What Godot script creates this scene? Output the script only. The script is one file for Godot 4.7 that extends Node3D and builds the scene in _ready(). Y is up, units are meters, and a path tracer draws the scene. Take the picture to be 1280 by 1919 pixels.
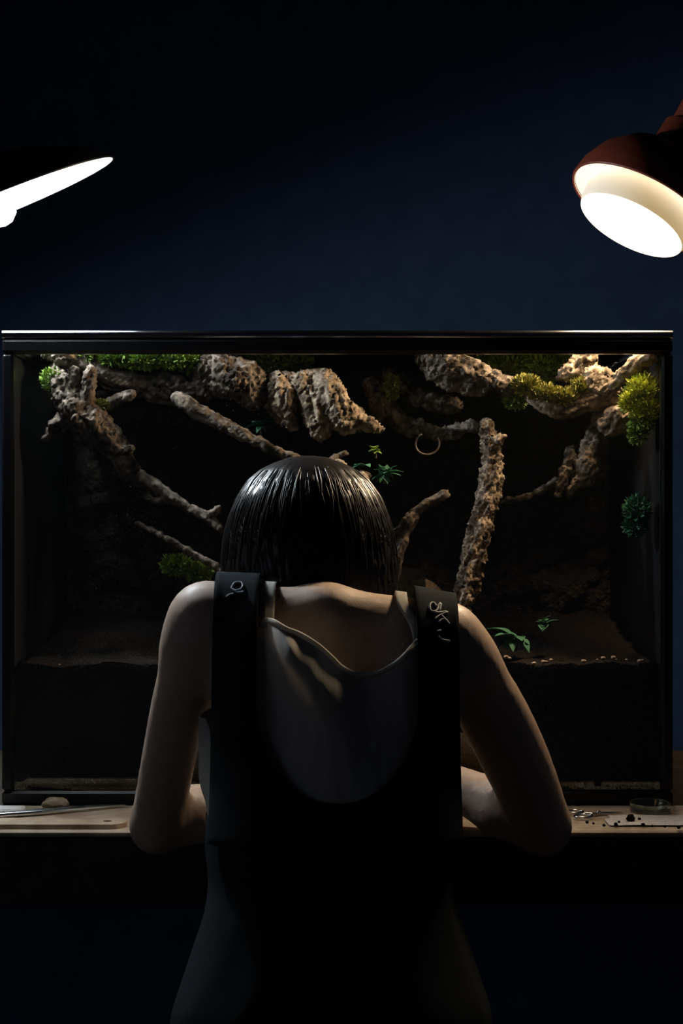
extends Node3D

# ---------------------------------------------------------------- helpers
const EYE := Vector3(0.0, 1.214, 0.0)
const FOCAL := 2665.0
var rng := RandomNumberGenerator.new()
var used := {}
var M := {}

class Field:
	# a distance grid: bones join with a smooth minimum, then surface nets mesh it
	var o: Vector3
	var h: float
	var nx: int
	var ny: int
	var nz: int
	var v := PackedFloat32Array()
	func _init(lo: Vector3, hi: Vector3, cell: float) -> void:
		o = lo
		h = cell
		nx = int(ceil((hi.x - lo.x) / cell)) + 1
		ny = int(ceil((hi.y - lo.y) / cell)) + 1
		nz = int(ceil((hi.z - lo.z) / cell)) + 1
		v.resize(nx * ny * nz)
		v.fill(1.0)
	func bone(a: Vector3, ra: float, b: Vector3, rb: float, k: float, margin := 0.07) -> void:
		var m: float = maxf(ra, rb) + k + margin
		var lo := (a.min(b) - Vector3(m, m, m) - o) / h
		var hi := (a.max(b) + Vector3(m, m, m) - o) / h
		var x0 := maxi(0, int(lo.x)); var x1 := mini(nx - 1, int(hi.x) + 1)
		var y0 := maxi(0, int(lo.y)); var y1 := mini(ny - 1, int(hi.y) + 1)
		var z0 := maxi(0, int(lo.z)); var z1 := mini(nz - 1, int(hi.z) + 1)
		var ba := b - a
		var inv: float = 1.0 / maxf(ba.length_squared(), 1e-9)
		var dr := rb - ra
		for z in range(z0, z1 + 1):
			for y in range(y0, y1 + 1):
				var row := (z * ny + y) * nx
				for x in range(x0, x1 + 1):
					var pa := o + Vector3(x, y, z) * h - a
					var t: float = clampf(pa.dot(ba) * inv, 0.0, 1.0)
					var d: float = (pa - ba * t).length() - ra - dr * t
					var c := v[row + x]
					var q: float = k - absf(c - d)
					v[row + x] = minf(c, d) - (q * q / k * 0.25 if q > 0.0 else 0.0)
	func carve(a: Vector3, r: float) -> void:
		var lo := (a - Vector3(r, r, r) * 1.5 - o) / h
		var hi := (a + Vector3(r, r, r) * 1.5 - o) / h
		for z in range(maxi(0, int(lo.z)), mini(nz, int(hi.z) + 1)):
			for y in range(maxi(0, int(lo.y)), mini(ny, int(hi.y) + 1)):
				for x in range(maxi(0, int(lo.x)), mini(nx, int(hi.x) + 1)):
					var i := (z * ny + y) * nx + x
					v[i] = maxf(v[i], r - (o + Vector3(x, y, z) * h).distance_to(a))
	func rough(noise: FastNoiseLite, amp: float, stretch := Vector3.ONE) -> void:
		for z in nz:
			for y in ny:
				for x in nx:
					var i := (z * ny + y) * nx + x
					if v[i] < 0.05 and v[i] > -0.05:
						v[i] += amp * noise.get_noise_3dv((o + Vector3(x, y, z) * h) * stretch)
	func get_at(p: Vector3) -> float:
		var q := (p - o) / h
		var x := int(floor(q.x)); var y := int(floor(q.y)); var z := int(floor(q.z))
		if x < 0 or y < 0 or z < 0 or x >= nx - 1 or y >= ny - 1 or z >= nz - 1:
			return 1.0
		var f := q - Vector3(x, y, z)
		var i := (z * ny + y) * nx + x
		var s := nx * ny
		var a: float = lerpf(lerpf(v[i], v[i + 1], f.x), lerpf(v[i + nx], v[i + nx + 1], f.x), f.y)
		var b: float = lerpf(lerpf(v[i + s], v[i + s + 1], f.x), lerpf(v[i + s + nx], v[i + s + nx + 1], f.x), f.y)
		return lerpf(a, b, f.z)
	func mesh_into(vs: PackedVector3Array, idx: PackedInt32Array) -> Array:
		var s := nx * ny
		var cell := PackedInt32Array()
		cell.resize(v.size())
		cell.fill(-1)
		var off := [0, 1, nx, nx + 1, s, s + 1, s + nx, s + nx + 1]
		var edges := [[0, 1], [2, 3], [4, 5], [6, 7], [0, 2], [1, 3], [4, 6], [5, 7], [0, 4], [1, 5], [2, 6], [3, 7]]
		var cor := []
		for n in 8:
			cor.append(Vector3(n & 1, (n >> 1) & 1, n >> 2))
		for z in nz - 1:
			for y in ny - 1:
				var row := (z * ny + y) * nx
				for x in nx - 1:
					var i := row + x
					var c := v[i]
					if c > h * 2.0 or c < -h * 2.0:
						continue
					var inside := 0
					for n in 8:
						if v[i + off[n]] < 0.0:
							inside += 1
					if inside == 0 or inside == 8:
						continue
					var sum := Vector3.ZERO
					var cnt := 0
					for e in edges:
						var a: float = v[i + off[e[0]]]
						var b: float = v[i + off[e[1]]]
						if (a < 0.0) != (b < 0.0):
							var ca: Vector3 = cor[e[0]]
							sum += ca.lerp(cor[e[1]], a / (a - b))
							cnt += 1
					cell[i] = vs.size()
					vs.append(o + (Vector3(x, y, z) + sum / cnt) * h)
		for z in range(1, nz - 1):
			for y in range(1, ny - 1):
				for x in range(1, nx - 1):
					var i := (z * ny + y) * nx + x
					if cell[i] < 0 and cell[i - 1] < 0 and cell[i - nx] < 0 and cell[i - s] < 0:
						continue
					var a := v[i] < 0.0
					if a != (v[i + 1] < 0.0):
						quad(idx, cell[i], cell[i - nx], cell[i - nx - s], cell[i - s], a)
					if a != (v[i + nx] < 0.0):
						quad(idx, cell[i], cell[i - s], cell[i - s - 1], cell[i - 1], a)
					if a != (v[i + s] < 0.0):
						quad(idx, cell[i], cell[i - 1], cell[i - 1 - nx], cell[i - nx], a)
		return [vs, idx]
	func quad(idx: PackedInt32Array, a: int, b: int, c: int, d: int, turn: bool) -> void:
		if a < 0 or b < 0 or c < 0 or d < 0:
			return
		if turn:
			idx.append_array(PackedInt32Array([a, c, b, a, d, c]))
		else:
			idx.append_array(PackedInt32Array([a, b, c, a, c, d]))

func at(px: float, py: float, d: float) -> Vector3:
	# a point of the room from where it lies in the photograph and its distance along the view axis
	return Vector3((px - 640.0) / FOCAL * d, EYE.y - (py - 959.5) / FOCAL * d, -d)

func numbered(called: String) -> String:
	if not used.has(called):
		used[called] = 0
		return called
	used[called] += 1
	return "%s_%03d" % [called, used[called]]

func tag(o: Node3D, label: String, category: String, group := "", kind := "") -> Node3D:
	o.set_meta("label", label)
	if category: o.set_meta("category", category)
	if group: o.set_meta("group", group)
	if kind: o.set_meta("kind", kind)
	return o

func thing(called: String, where: Vector3, label: String, category: String, group := "") -> Node3D:
	var o := Node3D.new()
	o.name = numbered(called)
	add_child(o)
	o.position = where
	return tag(o, label, category, group)

func put(called: String, mesh: Mesh, m: Material, parent: Node3D = null) -> MeshInstance3D:
	var o := MeshInstance3D.new()
	o.mesh = mesh
	o.material_override = m
	if parent == null:
		o.name = numbered(called)
		add_child(o)
	else:
		o.name = called
		parent.add_child(o, true)
	return o

func built(vs: PackedVector3Array, idx: PackedInt32Array, uv := PackedVector2Array(), col := PackedColorArray(), orient := true) -> ArrayMesh:
	# smooth normals; turned so that faces look outwards
	if orient:
		var mid := Vector3.ZERO
		for p in vs: mid += p
		mid /= maxf(1.0, vs.size())
		var vol := 0.0
		for t in range(0, idx.size(), 3):
			var a := vs[idx[t]]
			vol += (a - mid).dot((vs[idx[t + 1]] - a).cross(vs[idx[t + 2]] - a))
		if vol > 0.0:
			for t in range(0, idx.size(), 3):
				var q := idx[t + 1]
				idx[t + 1] = idx[t + 2]
				idx[t + 2] = q
	var ns := PackedVector3Array()
	ns.resize(vs.size())
	for t in range(0, idx.size(), 3):
		var a := vs[idx[t]]
		var c := (vs[idx[t + 2]] - a).cross(vs[idx[t + 1]] - a)
		ns[idx[t]] += c
		ns[idx[t + 1]] += c
		ns[idx[t + 2]] += c
	for i in ns.size():
		ns[i] = ns[i].normalized() if ns[i].length_squared() > 1e-20 else Vector3.UP
	var arr := []
	arr.resize(Mesh.ARRAY_MAX)
	arr[Mesh.ARRAY_VERTEX] = vs
	arr[Mesh.ARRAY_NORMAL] = ns
	arr[Mesh.ARRAY_INDEX] = idx
	if uv.size() == vs.size(): arr[Mesh.ARRAY_TEX_UV] = uv
	if col.size() == vs.size(): arr[Mesh.ARRAY_COLOR] = col
	var am := ArrayMesh.new()
	am.add_surface_from_arrays(Mesh.PRIMITIVE_TRIANGLES, arr)
	return am

func field_mesh(f: Field, at_origin := Vector3.ZERO) -> ArrayMesh:
	var r: Array = f.mesh_into(PackedVector3Array(), PackedInt32Array())
	var vs: PackedVector3Array = r[0]
	if at_origin != Vector3.ZERO:
		for i in vs.size(): vs[i] -= at_origin
	return built(vs, r[1])

func box_mesh(size: Vector3, bevel := 0.003, centre := Vector3.ZERO) -> ArrayMesh:
	# a box with chamfered edges and corners
	var st := SurfaceTool.new()
	st.begin(Mesh.PRIMITIVE_TRIANGLES)
	st.set_smooth_group(-1)
	var e := size * 0.5
	var b: float = minf(bevel, minf(e.x, minf(e.y, e.z)) * 0.9)
	var pts := {}
	for sx in [-1, 1]:
		for sy in [-1, 1]:
			for sz in [-1, 1]:
				var s := Vector3(sx, sy, sz)
				pts[[sx, sy, sz, 0]] = centre + Vector3(e.x, e.y - b, e.z - b) * s
				pts[[sx, sy, sz, 1]] = centre + Vector3(e.x - b, e.y, e.z - b) * s
				pts[[sx, sy, sz, 2]] = centre + Vector3(e.x - b, e.y - b, e.z) * s
	var face := func(list: Array) -> void:
		var a: Vector3 = list[0]
		var n: Vector3 = (list[1] - a).cross(list[2] - a)
		var mid := Vector3.ZERO
		for p in list: mid += p
		mid /= list.size()
		if n.dot(mid - centre) > 0: list.reverse()
		for k in range(1, list.size() - 1):
			for p in [list[0], list[k], list[k + 1]]:
				st.add_vertex(p)
	for s in [-1, 1]:
		face.call([pts[[s, -1, -1, 0]], pts[[s, 1, -1, 0]], pts[[s, 1, 1, 0]], pts[[s, -1, 1, 0]]])
		face.call([pts[[-1, s, -1, 1]], pts[[1, s, -1, 1]], pts[[1, s, 1, 1]], pts[[-1, s, 1, 1]]])
		face.call([pts[[-1, -1, s, 2]], pts[[1, -1, s, 2]], pts[[1, 1, s, 2]], pts[[-1, 1, s, 2]]])
		for t in [-1, 1]:
			face.call([pts[[-1, s, t, 1]], pts[[1, s, t, 1]], pts[[1, s, t, 2]], pts[[-1, s, t, 2]]])
			face.call([pts[[s, -1, t, 0]], pts[[s, 1, t, 0]], pts[[s, 1, t, 2]], pts[[s, -1, t, 2]]])
			face.call([pts[[s, t, -1, 0]], pts[[s, t, 1, 0]], pts[[s, t, 1, 1]], pts[[s, t, -1, 1]]])
			for u in [-1, 1]:
				face.call([pts[[s, t, u, 0]], pts[[s, t, u, 1]], pts[[s, t, u, 2]]])
	st.generate_normals()
	return st.commit()

func lathe(profile: Array, sides := 48) -> ArrayMesh:
	# profile of Vector2(radius, height), revolved about y
	var vs := PackedVector3Array()
	var idx := PackedInt32Array()
	for k in profile.size():
		for s in sides:
			var a := TAU * s / sides
			vs.append(Vector3(cos(a) * profile[k].x, profile[k].y, sin(a) * profile[k].x))
	for k in profile.size() - 1:
		for s in sides:
			var a := k * sides + s
			var b := k * sides + (s + 1) % sides
			idx.append_array(PackedInt32Array([a, b, b + sides, a, b + sides, a + sides]))
	return built(vs, idx)

func tube_into(vs: PackedVector3Array, idx: PackedInt32Array, path: Array, radii: Array, sides := 10, flat := 1.0) -> Array:
	# a closed swept tube through path; radii one per point
	var n := path.size()
	var base := vs.size()
	var side := Vector3.ZERO
	for k in n:
		var p: Vector3 = path[k]
		var nxt: Vector3 = path[mini(k + 1, n - 1)]
		var prv: Vector3 = path[maxi(k - 1, 0)]
		var t := (nxt - prv).normalized()
		if k == 0:
			side = t.cross(Vector3.UP if absf(t.y) < 0.9 else Vector3.RIGHT).normalized()
		side = (side - t * side.dot(t)).normalized()
		var up := t.cross(side)
		for s in sides:
			var a := TAU * s / sides
			vs.append(p + (side * cos(a) + up * sin(a) * flat) * float(radii[k]))
	for k in n - 1:
		for s in sides:
			var a := base + k * sides + s
			var b := base + k * sides + (s + 1) % sides
			idx.append_array(PackedInt32Array([a, b + sides, b, a, a + sides, b + sides]))
	for e in 2:
		var c := vs.size()
		vs.append(path[0] if e == 0 else path[n - 1])
		var row := base if e == 0 else base + (n - 1) * sides
		for s in sides:
			var a := row + s
			var b := row + (s + 1) % sides
			idx.append_array(PackedInt32Array([c, a, b] if e == 0 else [c, b, a]))
	return [vs, idx]

func tube(path: Array, radii: Array, sides := 10, flat := 1.0) -> ArrayMesh:
	var r: Array = tube_into(PackedVector3Array(), PackedInt32Array(), path, radii, sides, flat)
	return built(r[0], r[1])

func spline(pts: Array, steps := 6) -> Array:
	# Catmull-Rom through points (Vector3 or Vector4 with radius in w)
	var out := []
	for k in pts.size() - 1:
		var a = pts[maxi(k - 1, 0)]
		var b = pts[k]
		var c = pts[k + 1]
		var d = pts[mini(k + 2, pts.size() - 1)]
		for s in steps:
			var t := float(s) / steps
			out.append((b * 2.0 + (c - a) * t + (a * 2.0 - b * 5.0 + c * 4.0 - d) * t * t + (b * 3.0 - a - c * 3.0 + d) * t * t * t) * 0.5)
	out.append(pts[pts.size() - 1])
	return out

func sheet(rows: Array, thick: float, closed := false) -> ArrayMesh:
	# cloth with thickness from a grid of points: rows[j][i]
	var nj := rows.size()
	var ni: int = rows[0].size()
	var ns := []
	for j in nj:
		var line := []
		for i in ni:
			var i0 := (i - 1 + ni) % ni if closed else maxi(i - 1, 0)
			var i1 := (i + 1) % ni if closed else mini(i + 1, ni - 1)
			var du: Vector3 = rows[j][i1] - rows[j][i0]
			var dv: Vector3 = rows[mini(j + 1, nj - 1)][i] - rows[maxi(j - 1, 0)][i]
			line.append(du.cross(dv).normalized())
		ns.append(line)
	var vs := PackedVector3Array()
	var idx := PackedInt32Array()
	for layer in 2:
		for j in nj:
			for i in ni:
				vs.append(rows[j][i] + ns[j][i] * (thick * 0.5 if layer == 0 else -thick * 0.5))
	var half := nj * ni
	var lim := ni if closed else ni - 1
	for j in nj - 1:
		for i in lim:
			var a := j * ni + i
			var b := j * ni + (i + 1) % ni
			idx.append_array(PackedInt32Array([a, b + ni, b, a, a + ni, b + ni]))
			a += half
			b += half
			idx.append_array(PackedInt32Array([a, b, b + ni, a, b + ni, a + ni]))
	for j in [0, nj - 1]:
		for i in lim:
			var a: int = j * ni + i
			var b: int = j * ni + (i + 1) % ni
			var q := [a, b, b + half, a, b + half, a + half] if j == 0 else [a, b + half, b, a, a + half, b + half]
			idx.append_array(PackedInt32Array(q))
	if not closed:
		for i in [0, ni - 1]:
			for j in nj - 1:
				var a: int = j * ni + i
				var b: int = a + ni
				var q := [a, b + half, b, a, a + half, b + half] if i == 0 else [a, b, b + half, a, b + half, a + half]
				idx.append_array(PackedInt32Array(q))
	return built(vs, idx, PackedVector2Array(), PackedColorArray(), false)

func noise(freq: float, octaves := 3, sd := 1) -> FastNoiseLite:
	var n := FastNoiseLite.new()
	n.noise_type = FastNoiseLite.TYPE_SIMPLEX_SMOOTH
	n.frequency = freq
	n.fractal_octaves = octaves
	n.seed = sd
	return n

func ramp_tex(stops: Array, freq: float, sd: int, octaves := 5, size := 512) -> NoiseTexture2D:
	var g := Gradient.new()
	var offs := PackedFloat32Array()
	var cols := PackedColorArray()
	for s in stops:
		offs.append(s[0])
		cols.append((s[1] as Color).linear_to_srgb())
	g.offsets = offs
	g.colors = cols
	var t := NoiseTexture2D.new()
	t.width = size
	t.height = size
	t.seamless = true
	t.noise = noise(freq, octaves, sd)
	t.color_ramp = g
	return t

func relief_tex(freq: float, sd: int, strength := 8.0, octaves := 5, size := 512) -> NoiseTexture2D:
	var t := NoiseTexture2D.new()
	t.width = size
	t.height = size
	t.seamless = true
	t.noise = noise(freq, octaves, sd)
	t.as_normal_map = true
	t.bump_strength = strength
	return t

func flat_mat(c: Color, rough := 0.7, metal := 0.0) -> StandardMaterial3D:
	# c holds linear base colour values
	var m := StandardMaterial3D.new()
	m.albedo_color = c.linear_to_srgb()
	m.roughness = rough
	m.metallic = metal
	m.cull_mode = BaseMaterial3D.CULL_DISABLED
	return m

func noisy_mat(stops: Array, freq: float, sd: int, scale: float, rough := 0.85, relief := 0.0, relief_freq := 0.03) -> StandardMaterial3D:
	var m := StandardMaterial3D.new()
	if rough > 0.8: m.metallic_specular = 0.15
	m.albedo_texture = ramp_tex(stops, freq, sd)
	m.uv1_triplanar = true
	m.uv1_world_triplanar = true
	m.uv1_scale = Vector3(scale, scale, scale)
	m.roughness = rough
	m.cull_mode = BaseMaterial3D.CULL_DISABLED
	if relief > 0.0:
		m.normal_enabled = true
		m.normal_texture = relief_tex(relief_freq, sd + 11, relief)
	return m

func glass(alpha := 0.006) -> StandardMaterial3D:
	var m := StandardMaterial3D.new()
	m.transparency = BaseMaterial3D.TRANSPARENCY_ALPHA
	m.albedo_color = Color(0.9, 1.0, 0.97, alpha)
	m.roughness = 0.02
	return m

func glow(c: Color, energy: float) -> StandardMaterial3D:
	var m := StandardMaterial3D.new()
	m.albedo_color = Color(0.9, 0.9, 0.9)
	m.emission_enabled = true
	m.emission = c
	m.emission_energy_multiplier = energy
	return m

func basis_up(up: Vector3) -> Basis:
	var y := up.normalized()
	var x := y.cross(Vector3.BACK).normalized()
	return Basis(x, y, x.cross(y))

# ---------------------------------------------------------------- scene
func _ready() -> void:
	rng.seed = 7
	# camera
	var cam := Camera3D.new()
	cam.name = "camera"
	add_child(cam)
	cam.position = EYE
	cam.fov = rad_to_deg(2.0 * atan(959.5 / FOCAL))
	cam.near = 0.05
	cam.current = true
	# sky at dusk, seen only through the window of the left wall
	var we := WorldEnvironment.new()
	we.name = "world_environment"
	var env := Environment.new()
	env.background_mode = Environment.BG_COLOR
	env.background_color = Color(0.36, 0.38, 0.42)
	env.background_energy_multiplier = 1.5
	env.tonemap_mode = Environment.TONE_MAPPER_LINEAR
	env.tonemap_exposure = 1.0
	env.sdfgi_enabled = true
	env.ssao_enabled = true
	env.ssil_enabled = true
	we.environment = env
	add_child(we)

	materials()
	room()
	table()
	tank()
	lamps()
	person()
	wood()
	greenery()
	tools()

func materials() -> void:
	M.wall = noisy_mat([[0.3, Color(0.105, 0.165, 0.285)], [0.7, Color(0.120, 0.185, 0.315)]], 0.01, 3, 1.2, 0.85)
	M.floor = noisy_mat([[0.2, Color(0.035, 0.027, 0.021)], [0.8, Color(0.06, 0.047, 0.036)]], 0.01, 4, 1.5, 0.5)
	M.ceiling = flat_mat(Color(0.10, 0.11, 0.13), 0.9)
	M.light_wood = noisy_mat([[0.2, Color(0.36, 0.28, 0.20)], [0.8, Color(0.52, 0.43, 0.32)]], 0.012, 5, 3.0, 0.45, 1.0)
	M.dark_wood = noisy_mat([[0.2, Color(0.030, 0.022, 0.015)], [0.8, Color(0.055, 0.040, 0.028)]], 0.01, 6, 3.0, 0.6)
	M.frame = flat_mat(Color(0.012, 0.013, 0.015), 0.28)
	M.frame.metallic_specular = 0.3
	M.rail = flat_mat(Color(0.55, 0.56, 0.58), 0.17, 1.0)
	M.glass = glass()
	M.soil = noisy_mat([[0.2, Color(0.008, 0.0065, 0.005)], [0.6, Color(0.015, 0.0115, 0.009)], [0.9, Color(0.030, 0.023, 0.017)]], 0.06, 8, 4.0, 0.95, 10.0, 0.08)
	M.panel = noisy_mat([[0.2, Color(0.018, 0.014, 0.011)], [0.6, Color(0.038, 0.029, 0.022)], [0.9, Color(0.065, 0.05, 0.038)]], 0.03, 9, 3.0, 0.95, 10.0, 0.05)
	M.skin = noisy_mat([[0.2, Color(0.45, 0.33, 0.255)], [0.8, Color(0.52, 0.39, 0.305)]], 0.02, 10, 6.0, 0.5, 0.6, 0.2)
	M.hair = flat_mat(Color(0.010, 0.009, 0.009), 0.32)
	M.black_cloth = noisy_mat([[0.2, Color(0.018, 0.022, 0.026)], [0.8, Color(0.024, 0.029, 0.034)]], 0.05, 12, 10.0, 0.9, 2.0, 0.3)
	M.cream_cloth = noisy_mat([[0.2, Color(0.52, 0.50, 0.46)], [0.8, Color(0.60, 0.58, 0.54)]], 0.05, 13, 10.0, 0.9, 2.0, 0.3)
	M.cream_cloth.backlight_enabled = true
	M.cream_cloth.backlight = Color(0.75, 0.74, 0.72)
	M.print = flat_mat(Color(0.42, 0.45, 0.50), 0.7)
	M.shade_out = flat_mat(Color(0.16, 0.030, 0.014), 0.45)
	M.shade_dark = flat_mat(Color(0.03, 0.03, 0.035), 0.4)
	M.shade_in = flat_mat(Color(0.82, 0.80, 0.75), 0.5)
	M.steel = flat_mat(Color(0.62, 0.63, 0.65), 0.22, 1.0)
	M.paper = noisy_mat([[0.2, Color(0.50, 0.49, 0.47)], [0.8, Color(0.62, 0.61, 0.59)]], 0.02, 14, 5.0, 0.9)
	M.bark_pale = noisy_mat([[0.15, Color(0.14, 0.10, 0.07)], [0.5, Color(0.30, 0.235, 0.17)], [0.85, Color(0.46, 0.38, 0.28)]], 0.022, 20, 5.0, 0.9, 3.5, 0.03)
	M.bark_mid = noisy_mat([[0.15, Color(0.066, 0.052, 0.040)], [0.5, Color(0.17, 0.138, 0.108)], [0.85, Color(0.29, 0.245, 0.20)]], 0.022, 21, 5.0, 0.92, 3.5, 0.03)
	M.cork = noisy_mat([[0.25, Color(0.07, 0.05, 0.035)], [0.5, Color(0.34, 0.26, 0.19)], [0.8, Color(0.60, 0.48, 0.36)]], 0.05, 23, 6.0, 0.95, 3.5, 0.03)
	M.cut_wood = noisy_mat([[0.2, Color(0.42, 0.31, 0.19)], [0.8, Color(0.60, 0.48, 0.33)]], 0.03, 24, 8.0, 0.8)
	for b in [M.bark_pale, M.bark_mid, M.cork, M.cut_wood]:
		b.vertex_color_use_as_albedo = true
	M.moss = {}
	for c in [["bright", Color(0.42, 0.46, 0.050)], ["green", Color(0.17, 0.27, 0.030)], ["olive", Color(0.24, 0.225, 0.040)], ["jade", Color(0.025, 0.13, 0.060)]]:
		var m := flat_mat(Color.WHITE, 0.75)
		m.vertex_color_use_as_albedo = true
		m.albedo_color = (c[1] as Color).linear_to_srgb()
		m.backlight_enabled = true
		m.backlight = Color(0.25, 0.25, 0.25)
		M.moss[c[0]] = m

func struct(called: String, mesh: Mesh, m: Material, where: Vector3) -> MeshInstance3D:
	var o := put(called, mesh, m)
	o.position = where
	o.set_meta("kind", "structure")
	o.set_meta("label", {"wall_back": "navy blue wall far behind the tank", "wall_front": "navy blue wall opposite the tank", "wall_right": "plain navy blue side wall", "floor": "dark wooden floor", "ceiling": "dark ceiling"}.get(called, called.replace("_", " ")))
	return o

func room() -> void:
	struct("wall_back", box_mesh(Vector3(5.0, 3.7, 0.12), 0.002), M.wall, Vector3(0, 1.8, -5.36))
	struct("wall_front", box_mesh(Vector3(5.0, 3.7, 0.12), 0.002), M.wall, Vector3(0, 1.8, 1.56))
	struct("wall_right", box_mesh(Vector3(0.12, 3.7, 7.6), 0.002), M.wall, Vector3(2.4, 1.8, -2.15))
	# the left wall is built round its window opening: z -1.1 .. 0.5, y 0.25 .. 2.15
	var cs := CSGBox3D.new()
	cs.name = "wall_left"
	cs.size = Vector3(0.12, 3.7, 7.6)
	cs.material = M.wall
	var hole := CSGBox3D.new()
	hole.name = "opening"
	hole.operation = CSGShape3D.OPERATION_SUBTRACTION
	hole.size = Vector3(0.4, 1.9, 1.6)
	hole.position = Vector3(0, -0.60, 1.85)
	hole.material = M.wall
	cs.add_child(hole)
	add_child(cs)
	cs.position = Vector3(-2.4, 1.8, -2.15)
	tag(cs, "navy blue side wall pierced by the window", "", "", "structure")
	struct("floor", box_mesh(Vector3(5.0, 0.1, 7.6), 0.002), M.floor, Vector3(0, -0.05, -2.15))
	struct("ceiling", box_mesh(Vector3(5.0, 0.1, 7.6), 0.002), M.ceiling, Vector3(0, 3.68, -2.15))
	var w := Node3D.new()
	w.name = "window_1"
	add_child(w)
	w.position = Vector3(-2.4, 1.20, -0.30)
	tag(w, "window at dusk in the side wall", "", "", "structure")
	var wf := flat_mat(Color(0.5, 0.5, 0.5), 0.5)
	for s in [-1, 1]:
		var a := put("window_frame", box_mesh(Vector3(0.07, 0.06, 1.6), 0.004), wf, w)
		a.position = Vector3(0, s * 0.92, 0)
		var b := put("window_frame", box_mesh(Vector3(0.07, 1.78, 0.06), 0.004), wf, w)
		b.position = Vector3(0, 0, s * 0.77)
	var c := put("mullion", box_mesh(Vector3(0.05, 1.78, 0.05), 0.004), wf, w)
	c.position = Vector3.ZERO
	var p := put("pane", box_mesh(Vector3(0.006, 1.78, 1.48), 0.001), M.glass, w)
	p.position = Vector3(0.01, 0, 0)

func table() -> void:
	var t := thing("work_table", Vector3(0, 0, -2.42), "long dark work table under the tank, pale front board, rear top darkened as shade", "table")
	put("front_board", box_mesh(Vector3(2.3, 0.010, 0.18), 0.003, Vector3(0, 0.745, 0.26)), M.light_wood, t).set_meta("label", "pale wooden front board")
	put("darkened_tabletop", box_mesh(Vector3(2.3, 0.010, 0.52), 0.003, Vector3(0, 0.745, -0.09)), M.dark_wood, t)  # rear top coloured dark to stand in for the darkness beside the tank
	put("apron", box_mesh(Vector3(2.26, 0.10, 0.02), 0.003, Vector3(0, 0.69, 0.335)), M.dark_wood, t)
	put("apron", box_mesh(Vector3(2.26, 0.10, 0.02), 0.003, Vector3(0, 0.69, -0.325)), M.dark_wood, t)
	put("modesty_panel", box_mesh(Vector3(2.2, 0.60, 0.016), 0.003, Vector3(0, 0.36, -0.33)), M.wall, t).set_meta("label", "navy panel closing the back below the top")
	for sx in [-1, 1]:
		put("apron", box_mesh(Vector3(0.02, 0.10, 0.64), 0.003, Vector3(sx * 1.12, 0.69, 0.005)), M.dark_wood, t)
		for z in [-0.30, 0.31]:
			put("leg", box_mesh(Vector3(0.05, 0.74, 0.05), 0.004, Vector3(sx * 1.085, 0.37, z)), M.dark_wood, t)

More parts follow.
